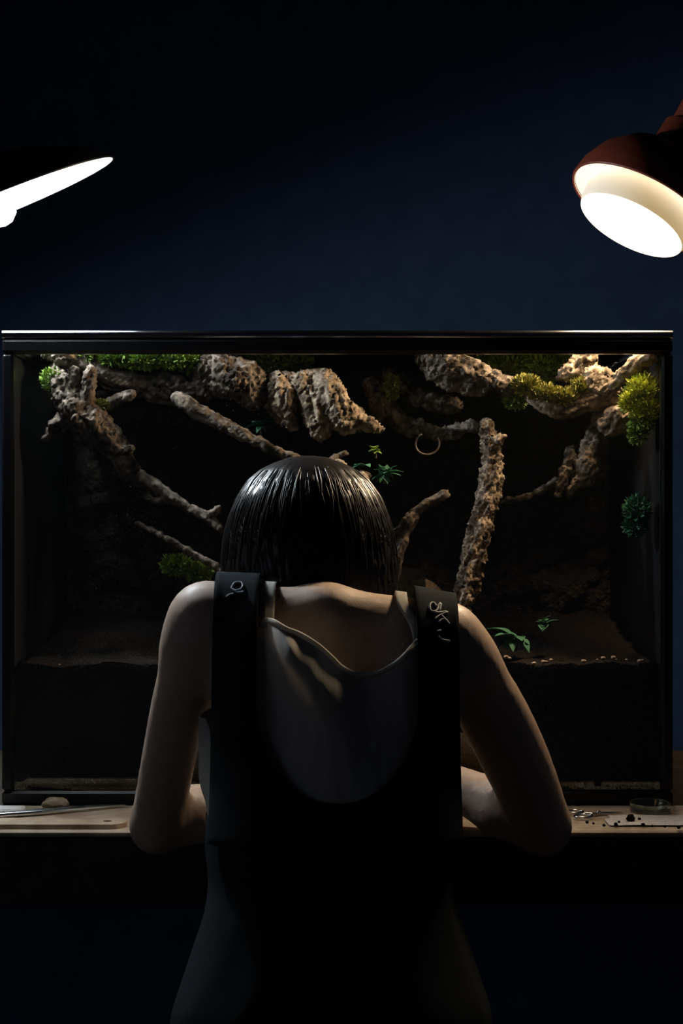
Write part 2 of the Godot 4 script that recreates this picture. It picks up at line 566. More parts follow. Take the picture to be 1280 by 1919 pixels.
# tank: outer x -0.538 .. 0.525, y 0.75 .. 1.50, z -2.25 .. -2.70
const TX0 := -0.538
const TX1 := 0.525
const TZ0 := -2.25
const TZ1 := -2.70
func tank() -> void:
	var cx := (TX0 + TX1) * 0.5
	var w := TX1 - TX0
	var t := thing("terrarium_tank", Vector3(cx, 0.75, -2.475), "wide glass terrarium tank with a black frame on the pale table", "terrarium")
	var hw := w * 0.5
	for s in [-1, 1]:
		put("top_rail", box_mesh(Vector3(w, 0.024, 0.022), 0.005, Vector3(0, 0.727, s * 0.214)), M.frame, t)
		put("bottom_rail", box_mesh(Vector3(w, 0.022, 0.022), 0.004, Vector3(0, 0.011, s * 0.214)), M.frame, t)
		put("side_rail", box_mesh(Vector3(0.022, 0.024, 0.406), 0.005, Vector3(s * (hw - 0.011), 0.727, 0)), M.frame, t)
		put("side_rail", box_mesh(Vector3(0.022, 0.022, 0.406), 0.004, Vector3(s * (hw - 0.011), 0.011, 0)), M.frame, t)
		for z in [-0.216, 0.216]:
			put("corner_post", box_mesh(Vector3(0.018, 0.693, 0.018), 0.004, Vector3(s * (hw - 0.009), 0.3685, z)), M.frame, t)
		put("side_panel", box_mesh(Vector3(0.005, 0.693, 0.414), 0.0008, Vector3(s * (hw - 0.009), 0.3685, 0)), M.frame, t)
	put("front_pane", box_mesh(Vector3(w - 0.036, 0.693, 0.005), 0.0008, Vector3(0, 0.3685, 0.216)), M.glass, t)
	put("floor_pane", box_mesh(Vector3(w - 0.044, 0.006, 0.406), 0.0008, Vector3(0, 0.006, 0)), M.frame, t)
	put("back_panel", box_mesh(Vector3(w - 0.036, 0.693, 0.005), 0.0008, Vector3(0, 0.3685, -0.216)), M.frame, t)
	put("added_shade_cover", box_mesh(Vector3(w - 0.046, 0.006, 0.283), 0.001, Vector3(0, 0.741, -0.062)), M.frame, t).set_meta("label", "unseen black cover added to shade the rear of the tank")  # unseen cover, added to keep lamp light off the cork and rear wood
	# the rounded metal bead along the top of the front and back rails
	for s in [-1, 1]:
		var bead := put("metal_bead", tube([Vector3(-hw, 0.745, s * 0.217), Vector3(hw, 0.745, s * 0.217)], [0.0072, 0.0072], 24), M.rail, t)
		bead.set_meta("label", "shiny metal bead along the top edge")
	# soil behind the glass
	var nz := noise(14.0, 4, 31)
	var rows := []
	for j in 26:
		var line := []
		for i in 90:
			var x := lerpf(TX0 + 0.022, TX1 - 0.022, i / 89.0)
			var z := lerpf(TZ0 - 0.0122, TZ1 + 0.015, j / 25.0)
			var y: float = 0.972 + 0.010 * nz.get_noise_2d(x, z) + 0.06 * pow(j / 25.0, 2.0)
			line.append(Vector3(x, y, z))
		rows.append(line)
	var vs := PackedVector3Array()
	var idx := PackedInt32Array()
	for layer in 2:
		for line in rows:
			for p in line:
				vs.append(p if layer == 0 else Vector3(p.x, 0.765, p.z))
	var half := 26 * 90
	for j in 25:
		for i in 89:
			var a := j * 90 + i
			idx.append_array(PackedInt32Array([a, a + 91, a + 1, a, a + 90, a + 91]))
			a += half
			idx.append_array(PackedInt32Array([a, a + 1, a + 91, a, a + 91, a + 90]))
	var ring := []
	for i in 90: ring.append(i)
	for j in range(1, 26): ring.append(j * 90 + 89)
	for i in range(88, -1, -1): ring.append(25 * 90 + i)
	for j in range(24, 0, -1): ring.append(j * 90)
	for k in ring.size():
		var a: int = ring[k]
		var b: int = ring[(k + 1) % ring.size()]
		idx.append_array(PackedInt32Array([a, b, b + half, a, b + half, a + half]))
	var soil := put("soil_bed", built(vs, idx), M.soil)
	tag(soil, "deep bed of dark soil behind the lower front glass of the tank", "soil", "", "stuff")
	# lumpy cork background
	var nb := noise(9.0, 5, 33)
	rows = []
	for j in 60:
		var line := []
		for i in 110:
			var x := lerpf(TX0 + 0.024, TX1 - 0.024, i / 109.0)
			var y := lerpf(0.99, 1.494, j / 59.0)
			line.append(Vector3(x, y, TZ1 + 0.035 + 0.030 * nb.get_noise_2d(x, y) + 0.012 * nb.get_noise_2d(x * 4.0, y * 4.0 + 9.0)))
		rows.append(line)
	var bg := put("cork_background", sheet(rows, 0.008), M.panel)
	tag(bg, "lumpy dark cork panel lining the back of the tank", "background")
	# loose bits lying along the front of the soil
	for k in 26:
		var x := rng.randf_range(-0.50, 0.49) if k < 6 else rng.randf_range(0.22, 0.49)
		var r := rng.randf_range(0.0016, 0.0042)
		var o := put("soil_pebble", pebble(r, k), M.bark_pale)
		o.position = Vector3(x, 0.974 + 0.010 * nz.get_noise_2d(x, TZ0 - 0.022) + r * 0.8, TZ0 - rng.randf_range(0.018, 0.03))
		tag(o, "tiny pale crumb on the soil line against the front glass", "pebble", "crumbs along the soil line")

func pebble(r: float, sd: int, squash := 0.75) -> ArrayMesh:
	var n := noise(1.1, 2, 100 + sd)
	var vs := PackedVector3Array()
	var idx := PackedInt32Array()
	for j in 7:
		for i in 10:
			var a := TAU * i / 10.0
			var b := PI * j / 6.0
			var d := Vector3(cos(a) * sin(b), cos(b), sin(a) * sin(b))
			vs.append(d * r * (1.0 + 0.35 * n.get_noise_3dv(d * 2.0)) * Vector3(1.1, squash, 0.9))
	for j in 6:
		for i in 10:
			var a := j * 10 + i
			var b := j * 10 + (i + 1) % 10
			idx.append_array(PackedInt32Array([a, b, b + 10, a, b + 10, a + 10]))
	return built(vs, idx)

func lamp_stand(t: Node3D, base: Vector3, head: Vector3, up: Vector3, m: Material, r: float, elbow: Vector3) -> void:
	# base, pole, joint and arm, given in world coordinates
	var o := t.position
	put("base", lathe([Vector2(0.0, 0.0), Vector2(0.088, 0.0), Vector2(0.09, 0.006), Vector2(0.085, 0.018), Vector2(0.03, 0.026), Vector2(0.0, 0.026)]), m, t).position = base - o
	put("pole", tube([base + Vector3(0, 0.02, 0) - o, elbow - o], [0.010, 0.010], 16), m, t)
	var j := put("joint", lathe([Vector2(0.0, -0.02), Vector2(0.020, -0.018), Vector2(0.022, 0.0), Vector2(0.020, 0.018), Vector2(0.0, 0.02)], 24), m, t)
	j.transform = Transform3D(basis_up(Vector3(0, 0.2, 1)), elbow - o)
	put("arm", tube([elbow - o, elbow.lerp(head, 0.5) - o, head + up * 0.01 - o], [r * 0.8, r, r], 20), m, t)

func lamps() -> void:
	# warm lamp on the right: dome shade with a broad flat-faced bulb
	var c := at(1181, 425, 2.34)
	var n := Vector3(-0.488, -0.864, 0.123).normalized()
	var t := thing("desk_lamp", Vector3(0.80, 0.75, -2.55), "rust red desk lamp with a dome shade and a broad warm bulb over the tank", "lamp")
	var pose := Transform3D(basis_up(-n).scaled(Vector3.ONE * 0.967), c - t.position)
	var sh := put("shade", lathe([Vector2(0.125, 0.040), Vector2(0.1285, 0.036), Vector2(0.1305, 0.040), Vector2(0.127, 0.066), Vector2(0.112, 0.100), Vector2(0.082, 0.132), Vector2(0.046, 0.150), Vector2(0.038, 0.156), Vector2(0.036, 0.200), Vector2(0.030, 0.206), Vector2(0.0, 0.206)], 72), M.shade_out, t)
	sh.transform = pose
	var inn := put("shade_lining", lathe([Vector2(0.0, 0.146), Vector2(0.044, 0.144), Vector2(0.078, 0.128), Vector2(0.108, 0.097), Vector2(0.123, 0.065), Vector2(0.126, 0.038)], 72), M.shade_in, t)
	inn.transform = pose
	inn.set_meta("label", "cream inside of the shade")
	var body := put("bulb_body", lathe([Vector2(0.0945, 0.002), Vector2(0.0985, 0.012), Vector2(0.100, 0.030), Vector2(0.095, 0.060), Vector2(0.060, 0.105), Vector2(0.030, 0.140), Vector2(0.0, 0.142)], 64), glow(Color(1.0, 0.86, 0.60), 0.42), t)
	body.transform = pose
	body.set_meta("label", "cream frosted side of the bulb")
	var face := put("bulb_face", lathe([Vector2(0.0, -0.004), Vector2(0.05, -0.003), Vector2(0.085, 0.0), Vector2(0.0945, 0.004), Vector2(0.0, 0.006)], 64), glow(Color(1.0, 0.95, 0.88), 2.2), t)
	face.transform = pose
	face.set_meta("label", "glowing flat bulb face")
	lamp_stand(t, Vector3(0.80, 0.75, -2.55), c - n * 0.193, -n, M.shade_out, 0.026, c - n * 0.42)
	var sp := SpotLight3D.new()
	sp.name = "lamp_light"
	t.add_child(sp)
	sp.transform = Transform3D(Basis.looking_at(n, Vector3.BACK), c + n * 0.008 - t.position)
	sp.light_color = Color(1.0, 0.88, 0.72)
	sp.light_energy = 1.0
	sp.light_size = 0.07
	sp.spot_angle = 72.0
	sp.spot_angle_attenuation = 0.5
	sp.spot_range = 8.0
	sp.spot_attenuation = 2.0
	sp.shadow_enabled = true
	# cool lamp on the left: wide shallow shade with a small round bulb
	var c2 := at(-6, 388, 2.31)
	var n2 := Vector3(0.379, -0.905, -0.194).normalized()
	var t2 := thing("desk_lamp", Vector3(-0.80, 0.75, -2.50), "dark desk lamp with a wide shallow white-lined shade and a cool bulb", "lamp")
	var pose2 := Transform3D(basis_up(-n2).scaled(Vector3.ONE * 0.979), c2 - t2.position)
	put("shade", lathe([Vector2(0.208, 0.002), Vector2(0.2105, 0.0), Vector2(0.211, 0.004), Vector2(0.17, 0.035), Vector2(0.09, 0.068), Vector2(0.04, 0.08), Vector2(0.034, 0.12), Vector2(0.0, 0.122)], 72), M.shade_dark, t2).transform = pose2
	var in2 := put("shade_lining", lathe([Vector2(0.0, 0.074), Vector2(0.04, 0.074), Vector2(0.09, 0.062), Vector2(0.168, 0.030), Vector2(0.208, 0.001)], 72), M.shade_in, t2)
	in2.transform = pose2
	in2.set_meta("label", "white inside of the shade")
	var bulb := put("bulb", lathe([Vector2(0.0, -0.034), Vector2(0.014, -0.031), Vector2(0.026, -0.020), Vector2(0.031, -0.004), Vector2(0.029, 0.010), Vector2(0.020, 0.030), Vector2(0.014, 0.045), Vector2(0.013, 0.074), Vector2(0.0, 0.075)], 40), glow(Color(0.93, 0.96, 1.0), 3.0), t2)
	bulb.transform = pose2
	bulb.set_meta("label", "glowing round bulb")
	lamp_stand(t2, Vector3(-0.80, 0.75, -2.50), c2 - n2 * 0.12, -n2, M.shade_dark, 0.014, c2 - n2 * 0.12 + Vector3(-0.16, 0.22, -0.04))
	var om := OmniLight3D.new()
	om.name = "lamp_light"
	t2.add_child(om)
	om.position = c2 - n2 * 0.018 - t2.position
	om.light_color = Color(0.90, 0.95, 1.0)
	om.light_energy = 0.50
	om.light_size = 0.028
	om.omni_range = 8.0
	om.omni_attenuation = 2.0
	om.shadow_enabled = true

# ---------------------------------------------------------------- the person
var torso: Field
func drop(from: Vector3, dir: Vector3, gap: float, reach := 0.5) -> Vector3:
	# march from a point until the torso lies gap away
	var t := 0.0
	while t < reach:
		if torso.get_at(from + dir * t) < gap:
			break
		t += 0.006
	var a: float = maxf(0.0, t - 0.006)
	var b := t
	for k in 7:
		var m := (a + b) * 0.5
		if torso.get_at(from + dir * m) < gap: b = m
		else: a = m
	return from + dir * b

const XC := -0.012
func spine(y: float) -> Vector3:
	# the middle of the trunk at height y
	var z := lerpf(-1.765, -1.905, clampf((y - 0.56) / 0.48, 0.0, 1.0))
	return Vector3(XC, y, z)

func table_of(pts: Array, x: float) -> float:
	for k in pts.size() - 1:
		if x <= pts[k + 1][0]:
			var t: float = clampf((x - pts[k][0]) / (pts[k + 1][0] - pts[k][0]), 0.0, 1.0)
			return lerpf(pts[k][1], pts[k + 1][1], t)
	return pts[pts.size() - 1][1]

func person() -> void:
	var root := thing("person", Vector3(XC, 0.0, -1.77), "person seen from behind in a black dress over a cream camisole, leaning on the table", "person")
	var o := root.position
	var f := Field.new(Vector3(-0.38, 0.02, -2.42), Vector3(0.42, 1.20, -1.58), 0.0095)
	var sl := Vector3(-0.182, 1.076, -1.90)
	var sr := Vector3(0.139, 1.050, -1.90)
	var k := 0.045
	for s in [-1, 1]:
		var x: float = XC + s * 0.085
		f.bone(Vector3(x, 1.01, -1.905), 0.073, Vector3(x * 0.95, 0.80, -1.835), 0.074, k)
		f.bone(Vector3(XC + s * 0.055, 0.80, -1.835), 0.075, Vector3(XC + s * 0.085, 0.585, -1.765), 0.097, k)
		f.bone(Vector3(XC + s * 0.095, 1.03, -1.872), 0.048, Vector3(XC + s * 0.088, 0.95, -1.850), 0.045, 0.03)
		f.bone(Vector3(XC + s * 0.06, 0.97, -1.965), 0.052, Vector3(XC + s * 0.06, 0.93, -1.955), 0.055, k)
	f.bone(Vector3(XC, 1.03, -1.905), 0.068, Vector3(XC, 0.70, -1.80), 0.085, k)
	f.bone(sl, 0.043, Vector3(-0.022, 1.080, -1.882), 0.032, 0.03)
	f.bone(sr, 0.041, Vector3(-0.022, 1.080, -1.882), 0.032, 0.03)
	f.bone(Vector3(-0.022, 1.068, -1.905), 0.036, Vector3(-0.040, 1.125, -2.005), 0.046, 0.03)
	# spine knob of the neck
	f.bone(Vector3(-0.014, 1.081, -1.874), 0.020, Vector3(-0.014, 1.066, -1.862), 0.017, 0.02)
	torso = Field.new(Vector3.ZERO, Vector3(0.01, 0.01, 0.01), 0.01)
	torso.o = f.o; torso.h = f.h; torso.nx = f.nx; torso.ny = f.ny; torso.nz = f.nz
	torso.v = f.v.duplicate()
	# arms: shoulder, elbow on the table edge, forearm towards the middle
	var el := Vector3(-0.262, 0.768, -2.02)
	var er := Vector3(0.286, 0.768, -2.02)
	var wl := Vector3(-0.10, 0.800, -2.125)
	var wr := Vector3(0.105, 0.832, -2.125)
	for arm in [[sl, el, -0.006, [0.045, 0.039, 0.036, 0.036]], [sr, er, 0.010, [0.045, 0.046, 0.045, 0.039]]]:
		var pts := []
		for q in 4:
			var p: Vector3 = (arm[0] as Vector3).lerp(arm[1], q / 3.0)
			p.x += float(arm[2]) * sin(PI * q / 3.0) - (signf(arm[2]) * 0.004 if q == 0 else 0.0)
			p.y -= 0.012 if q == 0 else 0.0
			pts.append(Vector4(p.x, p.y, p.z, arm[3][q]))
		pts = spline(pts, 4)
		for q in pts.size() - 1:
			f.bone(Vector3(pts[q].x, pts[q].y, pts[q].z), pts[q].w, Vector3(pts[q + 1].x, pts[q + 1].y, pts[q + 1].z), pts[q + 1].w, 0.03 if q < 3 else 0.008)
	f.bone(el, 0.036, el.lerp(wl, 0.3), 0.040, 0.015)
	f.bone(el.lerp(wl, 0.3), 0.039, wl, 0.024, 0.015)
	f.bone(er, 0.037, er.lerp(wr, 0.3), 0.041, 0.015)
	f.bone(er.lerp(wr, 0.3), 0.040, wr, 0.024, 0.015)
	# legs under the table
	for s in [-1, 1]:
		var hip := Vector3(XC + s * 0.085, 0.575, -1.77)
		var knee := Vector3(XC + s * 0.11, 0.535, -2.17)
		var ankle := Vector3(XC + s * 0.10, 0.10, -2.10)
		f.bone(hip, 0.088, knee, 0.056, 0.03)
		f.bone(knee, 0.054, ankle, 0.034, 0.02)
		f.bone(ankle + Vector3(0, -0.04, 0.025), 0.032, ankle + Vector3(s * 0.02, -0.052, -0.16), 0.026, 0.02)
	var r: Array = f.mesh_into(PackedVector3Array(), PackedInt32Array())
	# head: its own finer grid, tilted forward
	var hp := Transform3D(Basis(Vector3.RIGHT, deg_to_rad(-26.0)), Vector3(-0.044, 1.188, -2.022))
	var hf := Field.new(hp.origin - Vector3(0.11, 0.16, 0.16), hp.origin + Vector3(0.11, 0.12, 0.13), 0.0042)
	var hb := func(a: Vector3, ra: float, b: Vector3, rb: float, kk := 0.02) -> void:
		hf.bone(hp * a, ra, hp * b, rb, kk, 0.012)
	hb.call(Vector3(0, 0.012, 0.022), 0.078, Vector3(0, 0.010, -0.022), 0.074, 0.03)
	hb.call(Vector3(0, -0.045, -0.045), 0.052, Vector3(0, -0.088, -0.062), 0.036, 0.03)
	hb.call(Vector3(-0.034, -0.040, -0.062), 0.026, Vector3(0.034, -0.040, -0.062), 0.026, 0.03)
	hb.call(Vector3(0, -0.108, -0.080), 0.018, Vector3(0, -0.100, -0.072), 0.022, 0.02)
	hb.call(Vector3(-0.03, 0.004, -0.082), 0.013, Vector3(0.03, 0.004, -0.082), 0.013, 0.02)
	hb.call(Vector3(0, -0.012, -0.094), 0.007, Vector3(0, -0.044, -0.105), 0.009, 0.010)
	hb.call(Vector3(-0.012, -0.050, -0.100), 0.007, Vector3(0.012, -0.050, -0.100), 0.007, 0.008)
	hb.call(Vector3(-0.017, -0.072, -0.0965), 0.0055, Vector3(0.017, -0.072, -0.0965), 0.0055, 0.005)
	hb.call(Vector3(-0.014, -0.082, -0.0965), 0.006, Vector3(0.014, -0.082, -0.0965), 0.006, 0.005)
	for s in [-1, 1]:
		hb.call(Vector3(s * 0.078, -0.010, 0.004), 0.009, Vector3(s * 0.076, -0.050, -0.004), 0.008, 0.01)
		hb.call(Vector3(s * 0.085, -0.006, 0.014), 0.006, Vector3(s * 0.082, -0.030, 0.014), 0.006, 0.01)
		hf.carve(hp * Vector3(s * 0.031, -0.014, -0.104), 0.015)
	hb.call(Vector3(0, -0.03, 0.02), 0.052, Vector3(0, -0.10, 0.030), 0.047, 0.03)
	r = hf.mesh_into(r[0], r[1])
	# hands: the right one resting on the left
	for s in [-1, 1]:
		var w: Vector3 = wl if s < 0 else wr
		var hd := Field.new(w - Vector3(0.165, 0.09, 0.085), w + Vector3(0.165, 0.07, 0.07), 0.0042)
		var away := Vector3(-s, -0.05 if s < 0 else -0.16, -0.22).normalized()
		var side := Vector3(-s * 0.22, 0, 1.0).normalized()
		side = (side - away * side.dot(away)).normalized()
		var up := Vector3(0, 1, 0)
		hd.bone(w, 0.024, w + away * 0.03, 0.020, 0.012, 0.012)
		for q in 4:
			var off := (q - 1.5) * 0.0185
			var kn: Vector3 = w + away * (0.078 - 0.004 * absf(q - 1.2)) - side * off
			hd.bone(w + away * 0.022 - side * off * 0.65, 0.0145, kn, 0.0115, 0.012, 0.012)
			var ln: float = [0.040, 0.046, 0.043, 0.033][q]
			var p1: Vector3 = kn + (away * 0.92 - up * 0.18).normalized() * ln
			var p2: Vector3 = p1 + (away * 0.70 - up * 0.50).normalized() * ln * 0.62
			var p3: Vector3 = p2 + (away * 0.45 - up * 0.70).normalized() * ln * 0.45
			hd.bone(kn, 0.0100, p1, 0.0088, 0.003, 0.012)
			hd.bone(p1, 0.0088, p2, 0.0080, 0.003, 0.012)
			hd.bone(p2, 0.0080, p3, 0.0068, 0.003, 0.012)
		var th0: Vector3 = w + away * 0.022 + side * 0.020
		var th1: Vector3 = th0 + (away * 0.62 + side * 0.75).normalized() * 0.036
		var th2: Vector3 = th1 + (away * 0.92 + side * 0.25 - up * 0.1).normalized() * 0.030
		var th3: Vector3 = th2 + (away * 0.98 - side * 0.10 - up * 0.2).normalized() * 0.022
		hd.bone(th0, 0.015, th1, 0.0115, 0.010, 0.012)
		hd.bone(th1, 0.0110, th2, 0.0098, 0.003, 0.012)
		hd.bone(th2, 0.0098, th3, 0.0080, 0.003, 0.012)
		r = hd.mesh_into(r[0], r[1])
	var bvs: PackedVector3Array = r[0]
	for i in bvs.size(): bvs[i] -= o
	put("body", built(bvs, r[1]), M.skin, root).set_meta("label", "bare shoulders, arms and neck")
	# eyes
	for s in [-1, 1]:
		var e := SphereMesh.new()
		e.radius = 0.0115
		e.height = 0.023
		e.radial_segments = 20
		e.rings = 12
		var ey := put("eye", e, flat_mat(Color(0.55, 0.54, 0.52), 0.15), root)
		ey.position = hp * Vector3(s * 0.031, -0.013, -0.0855) - o
		var ir := SphereMesh.new()
		ir.radius = 0.0055
		ir.height = 0.006
		var iris := put("iris", ir, flat_mat(Color(0.02, 0.012, 0.008), 0.1), ey)
		iris.transform = Transform3D(Basis(Vector3.RIGHT, PI / 2), Vector3(0, -0.0035, -0.0095))
	hair(root, o)
	dress(root, o)
	camisole(root, o)
	stool()

func hair_point(a: float, t: float, out := 0.0) -> Vector3:
	# a: angle round the head (0 = back of the head), t: 0 crown .. 1 hem
	var py := lerpf(0.0, 258.0, t)
	var w: float = table_of([[0.0, 0.0], [4.0, 0.026], [14.0, 0.048], [26.0, 0.066], [46.0, 0.083], [76.0, 0.0985], [106.0, 0.1085], [146.0, 0.1175], [196.0, 0.1225], [250.0, 0.121]], py)
	var d: float = w * (lerpf(0.93, 1.04, t) if cos(a) > 0.0 else 0.98)
	var y := 1.292 - py * 0.000758
	return Vector3(-0.0445 + 0.006 * (1.0 - t) * -0.5 + (w + out) * sin(a), y + 0.4 * out * (1.0 - t), -2.028 + (d + out) * cos(a))

func hair(root: Node3D, o: Vector3) -> void:
	var n := noise(1.0, 3, 41)
	var rows := []
	for j in 44:
		var t: float = pow(j / 43.0, 1.35)
		var line := []
		for i in 181:
			# the face stays open below the fringe
			var open: float = lerpf(0.0, 0.95, smoothstep(0.50, 0.62, t))
			var a := lerpf(-PI + open * 0.75, PI - open * 0.75, i / 180.0)
			var groove: float = 0.0030 * n.get_noise_2d(a * 26.0 + 3.0 * t, t * 2.2) + 0.0016 * n.get_noise_2d(a * 80.0, t * 3.0 + 7.0)
			var p := hair_point(a, t, groove * smoothstep(0.0, 0.25, t))
			p.y += 0.010 * n.get_noise_2d(a * 9.0, 5.0) * smoothstep(0.85, 1.0, t)
			line.append(p - o)
		rows.append(line)
	var cap := put("hair", sheet(rows, 0.006), M.hair, root)
	cap.set_meta("label", "glossy black bobbed hair")
	var vs := PackedVector3Array()
	var idx := PackedInt32Array()
	var rg := RandomNumberGenerator.new()
	rg.seed = 5
	for k in 900:
		var a0 := rg.randf_range(-2.45, 2.45)
		var t0 := rg.randf_range(0.0, 0.45) * rg.randf()
		var t1: float = minf(1.02, t0 + rg.randf_range(0.35, 0.95))
		if absf(a0) > 2.2: t1 = minf(t1, 0.5)
		var sway := rg.randf_range(-0.06, 0.06)
		var lift := rg.randf_range(0.002, 0.0048)
		var wd := rg.randf_range(0.0006, 0.0013)
		var path := []
		var radii := []
		for q in 12:
			var u := q / 11.0
			var t := lerpf(t0, t1, u)
			path.append(hair_point(a0 + sway * u + 0.02 * sin(u * 5.0 + k), t, lift * (0.5 + 0.5 * sin(u * PI))) - o)
			radii.append(wd * (0.35 + 0.65 * sin(PI * clampf(u * 0.9 + 0.08, 0.0, 1.0))))
		var got: Array = tube_into(vs, idx, path, radii, 4, 0.7)
		vs = got[0]
		idx = got[1]
	put("strands", built(vs, idx, PackedVector2Array(), PackedColorArray(), false), M.hair, cap).set_meta("kind", "stuff")

func dress(root: Node3D, o: Vector3) -> void:
	# bodice: rays run inwards from a ring at each height; a scooped back leaves a deep U
	var nf := noise(1.0, 2, 51)
	var rows := []
	for j in 26:
		var line := []
		for i in 96:
			var d := -180.0 + 360.0 * i / 96.0
			var top: float = table_of([[0.0, 0.835], [62.0, 0.835], [75.0, 0.825], [140.0, 0.825], [152.0, 0.98], [180.0, 0.98]], absf(d))
			var y := lerpf(0.505, top, j / 25.0)
			var c := spine(y)
			var dir := Vector3(sin(deg_to_rad(d)), 0, cos(deg_to_rad(d)))
			var fold: float = 0.004 * nf.get_noise_2d(d * 0.09, y * 5.0)
			var gap: float = lerpf(0.0095, 0.005, smoothstep(60.0, 85.0, absf(d)) * smoothstep(142.0, 122.0, absf(d))) + fold * 0.7 + 0.014 * smoothstep(0.72, 0.52, y)
			line.append(drop(c + dir * 0.34, -dir, gap, 0.33) - o)
		rows.append(line)
	var b := put("dress", sheet(rows, 0.0025, true), M.black_cloth, root)
	b.set_meta("label", "black scoop-backed dress with broad printed straps")
	# the back panel, cut out in a deep U
	rows = []
	for j in 24:
		var line := []
		for i in 61:
			var u := (i - 30) / 30.0
			var x := 0.0
			var top := 0.99
			if absf(u) > 0.86:
				x = -0.0055 + signf(u) * lerpf(0.1030, 0.157, (absf(u) - 0.86) / 0.14)
			else:
				x = -0.0055 + 0.1025 * sin(u / 0.86 * PI * 0.5)
				top = 0.856 + 0.124 * (1.0 - sqrt(maxf(0.0, 1.0 - pow(absf(x + 0.0055) / 0.1025, 2.2))))
			var y := lerpf(0.80, top, j / 23.0)
			line.append(drop(Vector3(x, y, -1.60), Vector3(0, 0, -1), 0.0135, 0.42) - o)
		rows.append(line)
	put("back_panel", sheet(rows, 0.0025), M.black_cloth, b)
	# broad straps up the back, over the shoulder and down the chest
	for s in [-1, 1]:
		var x0 := -0.166 if s < 0 else 0.097
		var x1 := -0.108 if s < 0 else 0.152
		var cy := 1.045 if s < 0 else 1.025
		var strip := []
		for q in 60:
			var line := []
			for i in 11:
				var x := lerpf(x0, x1, i / 10.0)
				var u := q / 59.0
				var p: Vector3
				if u < 0.45:
					var y := lerpf(0.80, cy, u / 0.45)
					p = drop(Vector3(x, y, -1.62), Vector3(0, 0, -1), 0.0155, 0.4)
				elif u < 0.75:
					var an := lerpf(0.0, PI, (u - 0.45) / 0.30)
					var dir := Vector3(0, sin(an), cos(an))
					p = drop(Vector3(x, cy, -1.90) + dir * 0.26, -dir, 0.0155, 0.25)
				else:
					var y := lerpf(cy, 0.86, (u - 0.75) / 0.25)
					p = drop(Vector3(lerpf(x, XC + s * 0.07 + (x - (x0 + x1) * 0.5) * 0.8, (u - 0.75) / 0.25), y, -2.20), Vector3(0, 0, 1), 0.0155, 0.4)
				line.append(p - o)
			strip.append(line)
		put("strap", sheet(strip, 0.003), M.black_cloth, b)
	# pale marks printed on the straps, laid on the cloth
	var marks := [
		[[818, 1136], [812, 1129], [806, 1133], [806, 1142], [812, 1146], [819, 1143], [822, 1134], [826, 1131], [824, 1144]],
		[[813, 1146], [822, 1148], [836, 1146]],
		[[815, 1160], [826, 1152], [839, 1147]],
		[[826, 1152], [834, 1160], [842, 1169]],
		[[822, 1166], [830, 1160], [838, 1163]],
		[[819, 1183], [826, 1181]],
		[[821, 1192], [830, 1199], [842, 1201], [838, 1205]],
		[[436, 1098], [440, 1092], [451, 1091], [455, 1097], [451, 1104], [440, 1106], [434, 1102], [436, 1098]],
		[[437, 1105], [446, 1110], [457, 1109]],
		[[424, 1119], [431, 1114], [438, 1113]],
	]
	for mk in marks:
		var pts := []
		for q in mk:
			var dir := (at(q[0], q[1], 1.0) - EYE).normalized()
			pts.append(drop(EYE + dir * 1.65, dir, 0.0178, 0.4) - o)
		pts = spline(pts, 4)
		var radii := []
		for q in pts: radii.append(0.0014)
		put("print_stroke", tube(pts, radii, 8), M.print, b)
	# skirt over hips and thighs
	var sk := Field.new(Vector3(-0.26, 0.40, -2.20), Vector3(0.24, 0.68, -1.60), 0.011)
	for s in [-1, 1]:
		sk.bone(Vector3(XC + s * 0.085, 0.580, -1.770), 0.106, Vector3(XC + s * 0.095, 0.555, -2.05), 0.088, 0.06)
	sk.bone(Vector3(XC, 0.57, -1.76), 0.10, Vector3(XC, 0.55, -2.05), 0.09, 0.05)
	put("skirt", field_mesh(sk, o), M.black_cloth, b)

